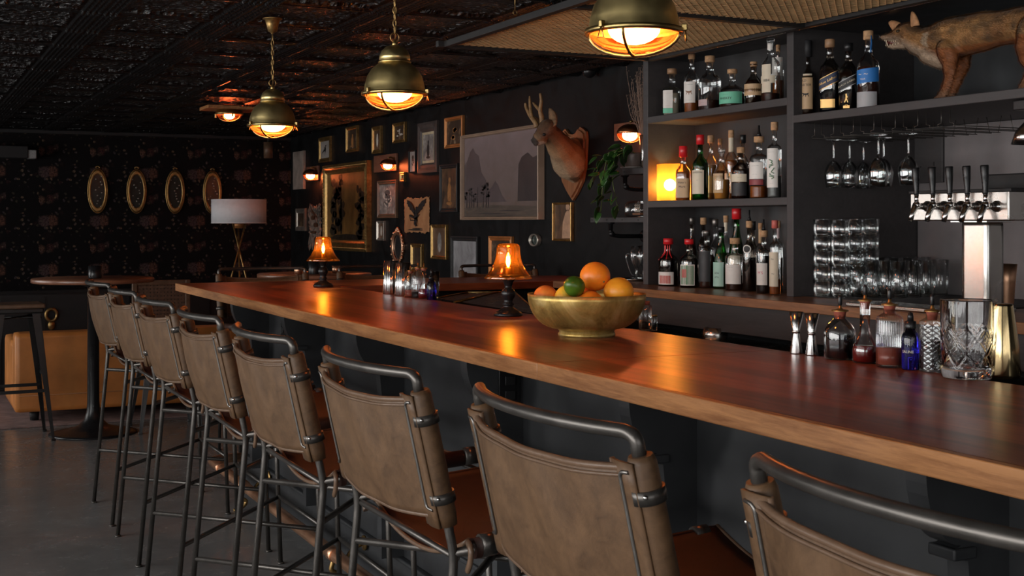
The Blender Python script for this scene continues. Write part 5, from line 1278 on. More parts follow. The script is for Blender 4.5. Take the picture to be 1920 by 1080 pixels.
ART = {
 'bird': [blob(.0, .02, .10, .16), blob(.05, .22, .05, .06), stroke([(-.02, -.12), (-.03, -.32), (.02, -.40)], .02), stroke([(.05, -.10), (.08, -.30)], .015), stroke([(-.06, .0), (-.26, -.14), (-.30, -.2)], .05), stroke([(.08, .24), (.16, .22)], .02)],
 'flower': [blob(0, .22, .16, .10), blob(-.08, .10, .09, .08), blob(.1, .08, .08, .07), stroke([(0, .1), (.03, -.2), (-.02, -.42)], .03), stroke([(.02, -.1), (.2, .0)], .05), stroke([(0, -.2), (-.2, -.08)], .05)],
 'posy': [blob(-.1, .1, .18, .12), blob(.12, .0, .16, .12), blob(0, -.16, .20, .12), blob(-.02, .28, .10, .09), blob(.14, .2, .09, .07), stroke([(0, -.2), (-.02, -.42)], .05)],
 'figure': [blob(0, -.12, .13, .26), blob(.02, .20, .07, .08), blob(.0, -.38, .2, .05)],
 'eagle': [blob(.0, .02, .07, .14), blob(.03, .19, .04, .045), [(-.03, .02), (-.05, .14), (-.12, .27), (-.22, .37), (-.36, .43), (-.33, .36), (-.36, .33), (-.30, .29), (-.31, .25), (-.24, .21), (-.24, .16), (-.16, .12), (-.10, .05)], [(.05, .04), (.05, .14), (.12, .27), (.24, .38), (.40, .44), (.37, .37), (.40, .34), (.33, .30), (.34, .25), (.26, .22), (.26, .16), (.17, .12), (.11, .05)], stroke([(0, -.08), (-.04, -.24), (.02, -.30)], .05),
           stroke([(.02, -.06), (.06, -.28)], .02), stroke([(-.22, .0), (-.02, -.10), (.14, .02)], .03), stroke([(-.24, .02), (-.2, -.14), (0, -.14)], .02), blob(0, -.40, .3, .02), blob(.05, -.36, .22, .015)],
 'trees': [blob(cx + random.uniform(-.07, .07), cy, random.uniform(.04, .09), random.uniform(.05, .08), 9, .6) for cx, y0, y1 in ((-.30, -.36, .36), (-.14, -.3, .44), (.36, -.4, .26)) for cy in [y0 + (y1 - y0) * q / 11 for q in range(12)]] + [blob(0, -.45, .48, .045, 16, .5), stroke([(-.28, -.4), (-.27, .3)], .03), stroke([(-.13, -.4), (-.13, .3)], .02), stroke([(.36, -.4), (.36, .2)], .025)],
 'heads': [blob(.06 + random.uniform(-.1, .1), .06 + random.uniform(-.12, .12), .08, .07, 9, .5) for _ in range(7)] + [blob(-.12 + random.uniform(-.1, .1), -.2 + random.uniform(-.08, .08), .09, .06, 9, .5) for _ in range(5)],
 'still': [blob(-.05, .08, .09, .16, 10, .5), blob(.04, .22, .05, .05), blob(.15, -.15, .17, .08, 10, .5), blob(-.22, -.22, .10, .06, 10, .5), stroke([(-.05, .0), (-.25, .2)], .05)],
 'back': [[(-.05, -.48), (.0, .0), (.14, .24), (.26, .34), (.44, .36), (.47, -.48)], blob(.28, .42, .12, .10)],
 'arch': [blob(0, -.05, .16, .38), ],
}
def picture(u0, u1, v0, v1, frame, fw, art, label, shape=None, inkm=None, d=.022, mat_=None, matw=0, group=None, w_scale=1):
    y, z, w_, h = rect(u0, u1, v0, v1)
    t = thing('picture_frame', label, 'picture', (WX - .001, y, z))
    mb = MB(); ringmesh(mb, w_, h, fw, d)
    fo = mb.build('frame', frame, t)
    iw, ih = w_ - 2 * fw, h - 2 * fw
    if mat_:
        MB().box((-d * .35, 0, 0), (.002, iw + .002, ih + .002)).build('mat_board', mat_, t); iw -= 2 * matw; ih -= 2 * matw
        po = MB().box((-d * .35 - .0022, 0, 0), (.002, iw, ih)).build('picture_print', art, t); dd = d * .35 + .0036
    else: po = MB().box((-d * .4, 0, 0), (.002, iw + .002, ih + .002)).build('picture_print', art, t); dd = d * .4 + .0016
    if shape:
        for nm, mt in shape: ink_shapes(po, ART[nm], iw, ih, dd, mt); dd += .0006
    return t, w_, h
INK = K['ink']; SEP = plain('sepia_paint', (.06, .03, .015), .6); FLESH = plain('flesh_paint', (.44, .26, .16), .6, 0, .25, 30); WHT = plain('chalk_paint', (.50, .46, .40), .6, 0, .3, 40); ORG = plain('ochre_paint', (.30, .13, .04), .6, 0, .3, 30); GRN = plain('shadow_grey_paint', (.10, .10, .10), .6, 0, .3, 20)
# wall plank on the left
y, z, w_, h = rect(554, 573.5, 284, 355); o = MB().box((0, 0, 0), (.03, w_, h), None, .003).build('wall_plank', Fm['plankf']); o.location = (WX - .016, y, z); tag(o, 'upright pale weathered plank hung at the far left of the picture wall', 'wall decoration')
picture(600.7, 622.5, 257, 304, M['gold'], .045, A['pale'], 'gold framed print of a dark wading bird, upper left', [('bird', INK)])
picture(652, 673.6, 237, 285, M['gold'], .035, A['dark'], 'small gold framed dark oil of a glowing figure, high on the wall', [('figure', ORG)])
picture(701, 718, 237, 288, M['gold'], .040, A['warm'], 'slim gold framed painting of a pale arched figure', [('arch', WHT)])
picture(740, 763, 230, 267.5, M['gold'], .030, A['dark'], 'small gold framed still life of pale birds, high above the posy print', [('still', WHT)])
picture(787, 824, 229, 324, Fm['dark'], .085, A['grey'], 'tall wide charcoal frame around an ivory edged figure print', [('figure', INK)], mat_=Fm['ivory'], matw=.022)
picture(837.5, 871.6, 219, 277, Fm['copper'], .032, A['dark'], 'copper coloured frame holding a dark painting of two heads', [('heads', ORG), ])
picture(770, 782.7, 282, 324, M['blackmatte'], .012, A['pale'], 'very narrow black framed flower print', [('flower', INK)])
picture(828, 862, 308, 398, M['blackmatte'], .035, A['warm'], 'black framed painting of a seated figure in ochre light', [('figure', ORG)])
picture(711, 747, 338, 409, Fm['brownf'], .040, A['grey'], 'bronze framed print of a pale grey posy of flowers', [('posy', WHT), ('flower', GRN)])
picture(710, 724, 414, 451, Fm['silver'], .028, Fm['brownf'], 'tiny silver framed oval portrait below the posy print', [('arch', WHT)])
picture(774, 795, 457, 510, M['gold'], .035, A['dark'], 'gold frame with a dark interior, just above the dasher bottles', [('figure', SEP)])
picture(812, 841, 421, 486, M['gold'], .030, Fm['brownf'], 'gold frame with an oval grey relief print', [('arch', A['grey'])])
picture(849, 900, 443, 540, M['blackmatte'], .040, A['window'], 'black framed misty grey print behind the far bar stools', mat_=None)
picture(920.6, 964, 443, 520, Fm['copper'], .036, A['dark'], 'copper framed picture partly hidden behind the nearer bell lamp', [('heads', ORG)])
picture(1040.5, 1076, 379.5, 452, M['gold'], .016, A['warm'], 'thin gold framed picture of a bare back, under the deer head', [('back', FLESH)])
picture(557.5, 575, 391, 433, Fm['silver'], .055, A['dark'], 'small silver framed dark picture at the far left, low')
picture(753.5, 762, 323, 341, M['gold'], .030, A['dark'], 'tiny ornate gold frame beside the wall lamp glow')
# big gilt landscape
t, w_, h = picture(613, 697, 306, 470, M['gold'], .10, A['brown'], 'large heavy gilt framed brown landscape painting of dark trees', [('trees', plain('dark_tree_paint', (.012, .008, .004), .5, 0, .3, 30))], d=.05)
mb = MB(); n = 60
for s in (1, -1):
    for k in range(int(h / .028)):
        mb.sphere((-.050, s * (w_ / 2 - .030), -h / 2 + .02 + k * .028), .010, 1)
for s in (1, -1):
    for k in range(int(w_ / .028)):
        mb.sphere((-.050, -w_ / 2 + .02 + k * .028, s * (h / 2 - .030)), .010, 1)
mb.build('frame_beading', M['gold'], t)
# large misty painting: generic crags over a lake
t, w_, h = picture(873.4, 1021, 244, 412, Fm['pale'], .026, A['mist'], 'very large pale framed misty mountain lake painting behind the deer head', d=.05)
po = [c for c in t.children if c.name.startswith('picture_print')][0]
CR = [paint_mat('crag_paint', [(.3, (.075, .056, .058)), (.7, (.105, .080, .082))], ns=4), paint_mat('near_crag_paint', [(.3, (.034, .027, .028)), (.7, (.055, .043, .043))], ns=4), paint_mat('lake_paint', [(.3, (.070, .056, .048)), (.7, (.12, .09, .07))], (1, 1, 6), 5)]
ink_shapes(po, [[(-.5, -.30), (-.5, .12), (-.44, .20), (-.40, .30), (-.36, .34), (-.33, .28), (-.28, .24), (-.25, .05), (-.20, -.02), (-.14, -.16), (-.10, -.12), (-.06, -.06), (-.02, -.12), (.02, -.22), (.08, -.30)]], w_, h, .0222, CR[0])
ink_shapes(po, [[(.22, -.30), (.23, .10), (.27, .18), (.34, .22), (.40, .16), (.5, .20), (.5, -.30)]], w_, h, .0226, CR[1])
ink_shapes(po, [[(-.5, -.49), (-.5, -.36), (-.2, -.33), (.1, -.34), (.5, -.36), (.5, -.49)]], w_, h, .0224, CR[2])
ink_shapes(po, [stroke([(x, -.36), (x + .005, -.12 - .1 * random.random())], .006) for x in (-.45, -.41, -.38, -.35, -.30, -.22, -.18, -.15)] + [blob(x + random.uniform(-.025, .025), yy + random.uniform(-.04, .05), random.uniform(.008, .020), random.uniform(.008, .018), 8, .6) for x, yy in ((-.46, -.22), (-.40, -.18), (-.34, -.24), (-.22, -.16), (-.16, -.20), (-.18, -.12)) for _ in range(9)], w_, h, .0232, CR[1])
ink_shapes(po, [blob(.12, -.40, .14, .006), blob(-.1, -.43, .2, .006), blob(.05, -.46, .1, .006)], w_, h, .0232, CR[1])
# parchment with a bird, torn paper
def sheet(name, u0, u1, v0, v1, mt, lab, torn, curl=.01, shape=None):
    y, z, w_, h = rect(u0, u1, v0, v1); t = thing(name, lab, 'wall hanging', (WX - .004, y, z)); rnd = random.Random(3)
    el = [rnd.random() * torn for _ in range(40)]; er = [rnd.random() * torn for _ in range(40)]; et = [rnd.random() * torn for _ in range(40)]
    def fn(u, v):
        i = int(v * 38); j = int(u * 38); a = -w_ / 2 + el[i]; b = w_ / 2 - er[i]; zz = -h / 2 + et[j] + (h - et[j] - et[-j - 1]) * v
        return Vector((-.006 - curl * (1 - sin(pi * v)) - .004 * sin(7 * u), a + (b - a) * u, zz))
    MB().grid(20, 30, fn).build('sheet', mt, t, solid=.0018)
    if shape: ink_shapes(t, ART[shape], w_, h, .0175, INK, 'drawing')
    return t
sheet('parchment_drawing', 760, 808, 369, 438, A['parch'], 'frameless brown parchment with a drawing of a bird raising its wings', .018, .0, 'eagle')
t = sheet('torn_paper_hanging', 580, 606, 381, 472, A['bark'], 'long torn grey paper with dark marks, left of the large gilt painting', .06, .012)
y, z, w_, h = rect(580, 606, 381, 472); ink_shapes(t, [blob(-.1, .2, .12, .05), blob(.1, .05, .14, .05), blob(-.05, -.1, .2, .03), blob(.1, -.25, .1, .05), stroke([(-.2, .35), (.2, .2)], .03)], w_, h, .024, SEP, 'drawing')
# oval ornate mirror
def oval_mirror(name, y, z, ax, ay, d, lab, cat, ornate, grp=None, frame=None, wall='x', glassm=None, loc=None):
    t = thing(name, lab, cat, loc or (WX - .001, y, z), 0, grp)
    if wall == 'y': P_ = lambda a, r_, dd: Vector((ax * r_ * cos(a), -dd, ay * r_ * sin(a)))
    else: P_ = lambda a, r_, dd: Vector((-dd, -ax * r_ * cos(a), ay * r_ * sin(a)))
    n = 48; mb = MB()
    prof = [(1.0, 0), (1.0, d * .6), (.95, d), (.88, d * .7), (.84, d * .9), (.78, d * .5)]
    loops = [[mb.bm.verts.new(P_(2 * pi * k / n, r_, dd)) for k in range(n)] for r_, dd in prof]
    for i in range(len(loops) - 1):
        for k in range(n):
            f_ = mb.bm.faces.new((loops[i][k], loops[i][(k + 1) % n], loops[i + 1][(k + 1) % n], loops[i + 1][k])); f_.smooth = True
    if ornate:
        for k in range(26):
            a = 2 * pi * k / 26; q = P_(a, 1.02 + .05 * (k % 2), d * .6); mb.sphere(q, d * (.55 if k % 2 else .4), 1)
        for k in range(5): mb.sphere(P_(pi / 2 + (k - 2) * .11, 1.10 + .05 * (2 - abs(k - 2)), d * .5), d * .5, 1)
    mb.build('frame', frame or M['copper'], t)
    mb = MB(); mb.bm.faces.new([mb.bm.verts.new(P_(2 * pi * k / n, .80, d * .35)) for k in range(n)]); g_ = mb.build('mirror_glass', glassm or A['mirror'], t)
    return t, P_
y, z, w_, h = rect(738, 759, 434, 492)
oval_mirror('oval_mirror', y, z, w_ / 2, h / 2, .03, 'oval mirror in a curly bronze frame above the steel tumblers', 'mirror', True)
y, z, w_, h = rect(999, 1015.4, 438, 462)
oval_mirror('round_mirror', y, z, w_ / 2, h / 2, .035, 'little round mirror with a silver rim on the black wall', 'mirror', False, frame=M['silverrim'] if 'silverrim' in M else Fm['silver'], glassm=plain('green_grey_mirror', (.12, .15, .14), .15, .6))
# security camera dome
p = on_x(1120, 133, WX); t = thing('security_camera', 'black dome security camera high on the picture wall', 'camera', (WX - .06, p.y, p.z))
MB().lathe([(.0, .035), (.060, .035), (.062, .0), (.055, -.005)], 32).build('housing', M['blackgloss'], t)
MB().lathe([(.046 * cos(k * pi / 14), -.006 - .044 * sin(k * pi / 14)) for k in range(8)], 32, caps=False).build('dome', M['blackgloss'], t)
MB().box((.03, 0, .02), (.06, .05, .05), None, .004).build('bracket', M['blackgloss'], t)

# ================================================================== ORGANIC BODIES
def organic(name, chains, vox, parent, mt, colfn, smooth=6, blobs=(), fur=0):
    """joins tapered limbs into one continuous skin"""
    bm = bmesh.new()
    for ch in chains:
        pts = [Vector(c[0]) for c in ch]; rad = [c[1] for c in ch]
        sc_ = [c[2] if len(c) > 2 else (1, 1, 1) for c in ch]
        for i in range(len(pts) - 1):
            dist = (pts[i + 1] - pts[i]).length; n = max(2, int(dist / (min(rad[i], rad[i + 1]) * .30)))
            for k in range(n + 1):
                t_ = k / n; e = t_ * t_ * (3 - 2 * t_) ; p_ = pts[i].lerp(pts[i + 1], t_); r_ = rad[i] + (rad[i + 1] - rad[i]) * e
                s_ = [sc_[i][q] + (sc_[i + 1][q] - sc_[i][q]) * e for q in range(3)]
                b2 = bmesh.new(); bmesh.ops.create_icosphere(b2, subdivisions=2, radius=1)
                mp = {v: bm.verts.new(p_ + Vector((v.co.x * r_ * s_[0], v.co.y * r_ * s_[1], v.co.z * r_ * s_[2]))) for v in b2.verts}
                for f_ in b2.faces: bm.faces.new([mp[v] for v in f_.verts])
                b2.free()
    for p_, r_, s_ in blobs:
        b2 = bmesh.new(); bmesh.ops.create_icosphere(b2, subdivisions=3, radius=1)
        mp = {v: bm.verts.new(Vector(p_) + Vector((v.co.x * r_ * s_[0], v.co.y * r_ * s_[1], v.co.z * r_ * s_[2]))) for v in b2.verts}
        for f_ in b2.faces: bm.faces.new([mp[v] for v in f_.verts])
        b2.free()
    me = D.meshes.new(name); bm.to_mesh(me); bm.free(); o = D.objects.new(name, me); COL.objects.link(o)
    md = o.modifiers.new('r', 'REMESH'); md.mode = 'VOXEL'; md.voxel_size = vox; md.use_smooth_shade = True
    md = o.modifiers.new('s', 'SMOOTH'); md.factor = .5; md.iterations = smooth
    dg = bpy.context.evaluated_depsgraph_get(); me2 = D.meshes.new_from_object(o.evaluated_get(dg)); o.modifiers.clear(); o.data = me2; D.meshes.remove(me)
    ca = me2.color_attributes.new('fur', 'FLOAT_COLOR', 'POINT')
    for i, v in enumerate(me2.vertices): ca.data[i].color = c4(colfn(v.co))
    me2.materials.append(mt); me2.name = name
    for p_ in me2.polygons: p_.use_smooth = True
    if parent: o.parent = parent
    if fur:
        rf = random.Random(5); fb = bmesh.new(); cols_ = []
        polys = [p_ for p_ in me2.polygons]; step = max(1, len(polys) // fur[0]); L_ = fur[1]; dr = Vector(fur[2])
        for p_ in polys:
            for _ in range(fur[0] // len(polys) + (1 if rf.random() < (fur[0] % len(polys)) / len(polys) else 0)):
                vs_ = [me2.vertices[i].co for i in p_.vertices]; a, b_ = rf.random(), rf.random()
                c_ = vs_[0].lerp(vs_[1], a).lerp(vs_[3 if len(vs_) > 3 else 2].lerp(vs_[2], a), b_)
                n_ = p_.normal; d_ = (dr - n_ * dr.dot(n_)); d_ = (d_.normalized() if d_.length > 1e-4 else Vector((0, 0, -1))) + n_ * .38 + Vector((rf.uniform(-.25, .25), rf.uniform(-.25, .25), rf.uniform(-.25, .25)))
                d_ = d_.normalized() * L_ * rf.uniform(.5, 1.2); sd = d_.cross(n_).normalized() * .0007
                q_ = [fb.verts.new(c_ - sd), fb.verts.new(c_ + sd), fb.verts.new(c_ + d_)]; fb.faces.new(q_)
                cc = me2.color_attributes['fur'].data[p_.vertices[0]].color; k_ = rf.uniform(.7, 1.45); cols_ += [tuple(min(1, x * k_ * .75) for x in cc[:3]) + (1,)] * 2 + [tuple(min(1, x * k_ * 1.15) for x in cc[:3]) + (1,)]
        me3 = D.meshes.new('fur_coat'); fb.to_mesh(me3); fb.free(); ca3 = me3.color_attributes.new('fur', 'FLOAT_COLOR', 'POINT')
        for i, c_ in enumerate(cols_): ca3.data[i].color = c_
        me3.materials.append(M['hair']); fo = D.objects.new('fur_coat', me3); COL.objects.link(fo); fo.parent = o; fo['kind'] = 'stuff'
    return o
m, nt, b = new_mat('fur_strands'); at = nt.nodes.new('ShaderNodeAttribute'); at.attribute_name = 'fur'; L(nt, at.outputs['Color'], b.inputs['Base Color']); b.inputs['Roughness'].default_value = .6; M['hair'] = m
def fur_mat(nm, sc_=(30, 30, 30), lo=.55, hi=1.35):
    m, nt, b = new_mat(nm); at = nt.nodes.new('ShaderNodeAttribute'); at.attribute_name = 'fur'
    v = coords(nt, sc_); f = noise(nt, v, 3, 6, .7, .6)
    mp = nt.nodes.new('ShaderNodeMapRange'); mp.inputs['From Min'].default_value = .3; mp.inputs['From Max'].default_value = .7; mp.inputs['To Min'].default_value = lo; mp.inputs['To Max'].default_value = hi
    L(nt, f, mp.inputs[0]); mm = nt.nodes.new('ShaderNodeVectorMath'); mm.operation = 'SCALE'; L(nt, at.outputs['Color'], mm.inputs[0]); L(nt, mp.outputs[0], mm.inputs['Scale'])
    L(nt, mm.outputs[0], b.inputs['Base Color']); b.inputs['Roughness'].default_value = .75; b.inputs['Sheen Weight'].default_value = .15
    bump(nt, b, f, .8, .004); return m
def lerp3(a, c, t_): t_ = max(0, min(1, t_)); return tuple(x + (y_ - x) * t_ for x, y_ in zip(a, c))
# ------------------------------------------------ deer head
def deer():
    def Q_(u, v, x): return on_x(u, v, x)
    base = Q_(1078, 303, WX); t = thing('deer_head_mount', 'taxidermy roe deer head with small antlers on a wooden shield', 'deer head', (WX - .002, base.y, base.z)); O = Vector(t.location)
    def q(u, v, x): return Q_(u, v, x) - O
    # shield
    pts = []
    for x, y_ in ((0, .40), (.12, .42), (.24, .50), (.34, .46), (.42, .42), (.44, .30), (.42, .10), (.40, -.10), (.32, -.30), (.16, -.46), (0, -.58)): pts.append((x, y_))
    full = pts + [(-x, y_) for x, y_ in pts[::-1][1:-1]]
    rot = Matrix(((0, 0, -1, 0), (-1, 0, 0, 0), (0, 1, 0, 0), (0, 0, 0, 1)))
    mb = MB(); mb.prism([(x * .44, y_ * .46) for x, y_ in full], 0, .018, rot); mb.prism([(x * .40, y_ * .425) for x, y_ in full], .018, .032, rot)
    mb.build('wooden_shield', wood('shield_wood', (.14, .045, .018), (.30, .13, .055), 'Z', 2, .35, .3), t)
    # neck rises out of the shield and turns to the left, head level
    N0 = q(1075, 300, WX - .05); N1 = q(1066, 300, WX - .14); N2 = q(1052, 278, WX - .25); N3 = q(1038, 258, WX - .34); N4 = q(1028, 246, WX - .40)
    HD = q(1026, 240, WX - .42); MZ = q(1013, 254, WX - .47); NS = q(1002, 264, WX - .50); CH = q(1016, 262, WX - .45)
    chains = [[(N0, .125, (.5, .95, 1.25)), (N1, .118, (1, .9, 1.15)), (N2, .090, (1, .9, 1.05)), (N3, .070), (N4, .062)],
              [(N4, .060), (HD, .058), (MZ, .040, (1, 1, .95)), (NS, .022, (1, 1, .9))], [(CH, .032), (NS + Vector((.004, -.008, -.020)), .015)]]
    def colr(c):
        n = noise_h(c * 14)
        base_ = lerp3((.30, .165, .075), (.50, .31, .16), n)
        dN = (c - NS).length
        if dN < .035: return lerp3((.012, .010, .010), (.06, .04, .03), dN / .035)
        th_ = (c - N1).dot(Vector((-.3, .4, -.85)).normalized())
        if dN < .09 and c.z < NS.z - .004: return (.36, .29, .22)
        # pale throat and chest, darker nape
        f = (c - N2).dot(Vector((-.2, .65, -.7)).normalized())
        return lerp3(base_, (.52, .38, .24), (f - .0) * 9) if f > 0 else lerp3(base_, (.13, .065, .032), -f * 8)
    fm = fur_mat('deer_coat', (26, 26, 26)); b_ = organic('head_and_neck', chains, .0055, t, fm, colr, 5, fur=(42000, .011, (.8, -.5, -.5)))
    # ears
    def ear(root, tip, side, nm):
        d = tip - root; L_ = d.length; zx = d.normalized(); xx = Vector(side).normalized(); yy = zx.cross(xx).normalized()
        def fn(u, v):
            a = (u - .5) * pi * 1.1; wd = .030 * sin(pi * min(1, v * .82 + .16)) ** .8 * (1 if v < .97 else .5)
            return root + zx * L_ * v + yy * wd * sin(a) + xx * wd * (cos(a) * .8 - .6)
        o = MB().grid(10, 12, fn).build('ear', plain('deer_ear', (.26, .15, .08), .8, 0, .35, 60), t, solid=.006); return o
    ear(q(1038, 238, WX - .40), q(1030, 203, WX - .37), (-.8, -.3, 0), 'ear'); ear(q(1013, 240, WX - .40), q(993, 219, WX - .42), (-.8, .3, 0), 'ear')
    eye = MB().sphere(q(1020.5, 253 - 0.5, WX - .505), .0125, 2, (1, 1, .85)).build('eye', M['blackgloss'], t)
    eye.location = eye.location + Vector((0, 0, 0))
    MB().sphere(NS + Vector((-.006, .008, .003)), .015, 2, (1, 1, .75)).build('nose', M['blackgloss'], t)
    am = plain('antler', (.24, .135, .055), .55, 0, .4, 50, .6)
    R1 = q(1017, 236, WX - .43)
    for pts_, tines in (([(1017, 237), (1016, 222), (1013, 207), (1015, 190), (1013, 175)], [[(1013, 207), (1006, 200), (999, 192)]]),
                        ([(1007, 238), (1003, 228), (995, 218), (987, 202), (985, 193)], [[(997, 220), (994, 198), (993, 180)]])):
        dx = [.43, .44, .45, .455, .46]
        mb = MB(); mb.tube(spline([q(u, v, WX - x_) for (u, v), x_ in zip(pts_, dx)], 5), [.019 - .011 * (k / 20) ** 1.2 for k in range(21)], 10)
        for tn in tines: mb.tube(spline([q(u, v, WX - .45) for u, v in tn], 5), [.013, .0128, .0122, .0118, .011, .0105, .0098, .009, .008, .006, .004], 8)
        for k in range(9): a = k * 2 * pi / 9; mb.sphere(q(pts_[0][0], pts_[0][1], WX - .43) + Vector((.014 * cos(a), .014 * sin(a), .004)), .006, 1)
        mb.build('antler', am, t)
from mathutils import noise as mnoise
def noise_h(v): return .5 + .5 * mnoise.noise(v)
deer()
# ------------------------------------------------ fox on the shelf
def fox():
    X = 3.60; p0 = on_x(1790, 176, X); t = thing('stuffed_fox', 'snarling taxidermy fox standing on the upper right shelf', 'fox', (X, p0.y, S3)); O = Vector(t.location)
    def q(u, v, dx=0): return on_x(u, v, X + dx) - O
    zz = lambda p_: Vector((p_.x, p_.y, 0.012))
    MZ = q(1656, 70, -.07); J = q(1662, 86, -.065)
    chains = [
      # muzzle, head, neck, trunk
      [(q(1654, 70, -.070), .009), (q(1662, 70, -.068), .014, (1, 1, .9)), (q(1676, 69, -.060), .020), (q(1690, 64, -.05), .032), (q(1703, 62, -.04), .040), (q(1716, 66, -.03), .040)],
      [(q(1666, 87, -.064), .007), (q(1680, 86, -.058), .010), (q(1697, 80, -.045), .022)],
      [(q(1704, 70, -.04), .040), (q(1725, 78, -.02), .054), (q(1750, 82, 0), .070), (q(1785, 72, 0), .080, (.85, 1, 1)), (q(1830, 62, 0), .074, (.85, 1, 1)), (q(1880, 52, 0), .062, (.85, 1, 1)), (q(1930, 44, 0), .066, (.85, 1, 1)), (q(1965, 44, .01), .056)],
      [(q(1745, 98, -.01), .048), (q(1765, 108, 0), .044)],
      # forelegs
      [(q(1778, 92, -.045), .044), (q(1781, 122, -.052), .026), (q(1780, 145, -.056), .0175), (q(1774, 165, -.058), .0145), (zz(q(1764, 178, -.062)) + Vector((0, 0, .002)), .0155, (1, 1.2, .8)), (zz(q(1757, 179, -.063)), .011, (1, 1.3, .7))],
      [(q(1800, 95, .045), .040), (q(1806, 120, .050), .024), (q(1796, 148, .052), .0165), (q(1786, 172, .054), .014), (zz(q(1780, 178, .054)), .013, (1, 1.3, .8))],
      # hind legs
      [(q(1940, 55, -.04), .058), (q(1927, 84, -.055), .040), (q(1922, 108, -.055), .022), (q(1935, 130, -.055), .016), (q(1925, 150, -.055), .014), (zz(q(1918, 160, -.055)), .014, (1, 1.4, .8))],
      [(q(1955, 62, .04), .060), (q(1950, 92, .05), .036), (q(1962, 120, .05), .018), (q(1950, 140, .05), .014), (zz(q(1946, 150, .05)), .013, (1, 1.4, .8))],
      # brush lying along the flank
      [(q(1960, 30, -.03), .035), (q(1990, 50, -.02), .045), (q(2010, 90, .0), .05), (q(2010, 130, 0), .02)]]
    mz = q(1654, 70, -.07); chest = q(1750, 108, -.01)
    def colr(c):
        n = noise_h(c * 9) ; m2 = noise_h(c * 28)
        red = lerp3((.14, .050, .016), (.46, .24, .085), n * 1.3 - .15)
        top = lerp3(red, (.055, .035, .02), max(0, m2 - .38) * 1.8)
        nape = q(1738, 55, 0); top = lerp3(top, (.03, .022, .016), 1.2 - (c - nape).length / .055) if c.z > nape.z - .06 else top
        d = (c - mz)
        y = c.y
        if c.z > .20: base_ = top
        else: base_ = lerp3((.26, .085, .022), (.17, .052, .016), (.2 - c.z) * 3)
        # white of the chin, throat and chest
        thr = q(1715, 90, 0); line = (c.z - (thr.z + (y - thr.y) * -.0)) 
        under = [q(1668, 92, 0), q(1700, 92, 0), q(1730, 104, 0), q(1768, 122, 0)]
        for a, b2 in zip(under, under[1:]):
            ab = Vector((0, b2.y - a.y, b2.z - a.z)); ac = Vector((0, c.y - a.y, c.z - a.z)); tt = ac.dot(ab) / ab.length_squared
            if -.1 <= tt <= 1.1:
                dd = (ac - ab * tt).length
                if dd < .055: return lerp3((.46, .34, .24), base_, (dd - .028) / .027)
        if (c - mz).length < .016: return (.02, .015, .012)
        st = q(1738, 70, -.05)
        if abs(c.y - st.y) < .016 and c.z < st.z + .02: return (.36, .26, .17)
        if c.z < .04: return lerp3((.30, .13, .05), (.10, .05, .03), m2)
        return base_
    organic('body', chains, .0052, t, fur_mat('fox_coat', (24, 34, 24), .5, 1.5), colr, 4, fur=(70000, .016, (.1, -1, -.45)))
    em = plain('fox_ear', (.40, .20, .09), .8, 0, .3, 50)
    def ear(root, tip, side, w_):
        d = tip - root; L_ = d.length; zx = d.normalized(); xx = Vector(side).normalized(); yy = zx.cross(xx).normalized()
        def fn(u, v):
            a = (u - .5) * pi; wd = w_ * (1 - v ** 1.7) ** .7 + .002
            return root + zx * L_ * v + yy * wd * sin(a) + xx * wd * (cos(a) * .7 - .5)
        MB().grid(10, 10, fn).build('ear', em, t, solid=.005)
    ear(q(1713, 50, -.055), q(1710, 22, -.06), (-1, .35, 0), .024); ear(q(1681, 54, -.02), q(1667, 42, -.01), (-1, .35, 0), .022)
    MB().sphere(q(1684, 58.5, -.078), .0085, 2, (1, 1.2, .8)).build('eye', plain('dark_amber_eye', (.030, .018, .008), .08), t)
    MB().sphere(q(1651, 69, -.072), .0085, 2).build('nose', M['blackgloss'], t)
    MB().tube([q(1664, 80, -.064), q(1674, 80, -.060), q(1686, 77, -.05)], [.007, .010, .008], 10).build('mouth', plain('mouth_lining', (.10, .02, .015), .4), t)
    th_ = MB()
    for k, (u, v0_, v1_, r_) in enumerate([(1659, 75, 77.5, .0022), (1662, 75.5, 84, .0034), (1667, 76, 78.5, .0022), (1671, 76, 79, .0026), (1675, 76, 79, .0026), (1679, 75.5, 79, .0028)]):
        th_.tube([q(u, v0_, -.083), q(u, v1_, -.084)], [r_, .0006], 7)
    for k, (u, v0_, v1_, r_) in enumerate([(1661, 86, 83.5, .002), (1664, 86, 79.5, .0030), (1669, 85, 82, .0022), (1674, 84.5, 81, .0026), (1679, 84, 80.5, .0026), (1684, 82, 79, .0026)]):
        th_.tube([q(u, v0_, -.080), q(u, v1_, -.081)], [r_, .0006], 7)
    th_.build('teeth', plain('ivory_tooth', (.60, .50, .36), .4), t)
fox()

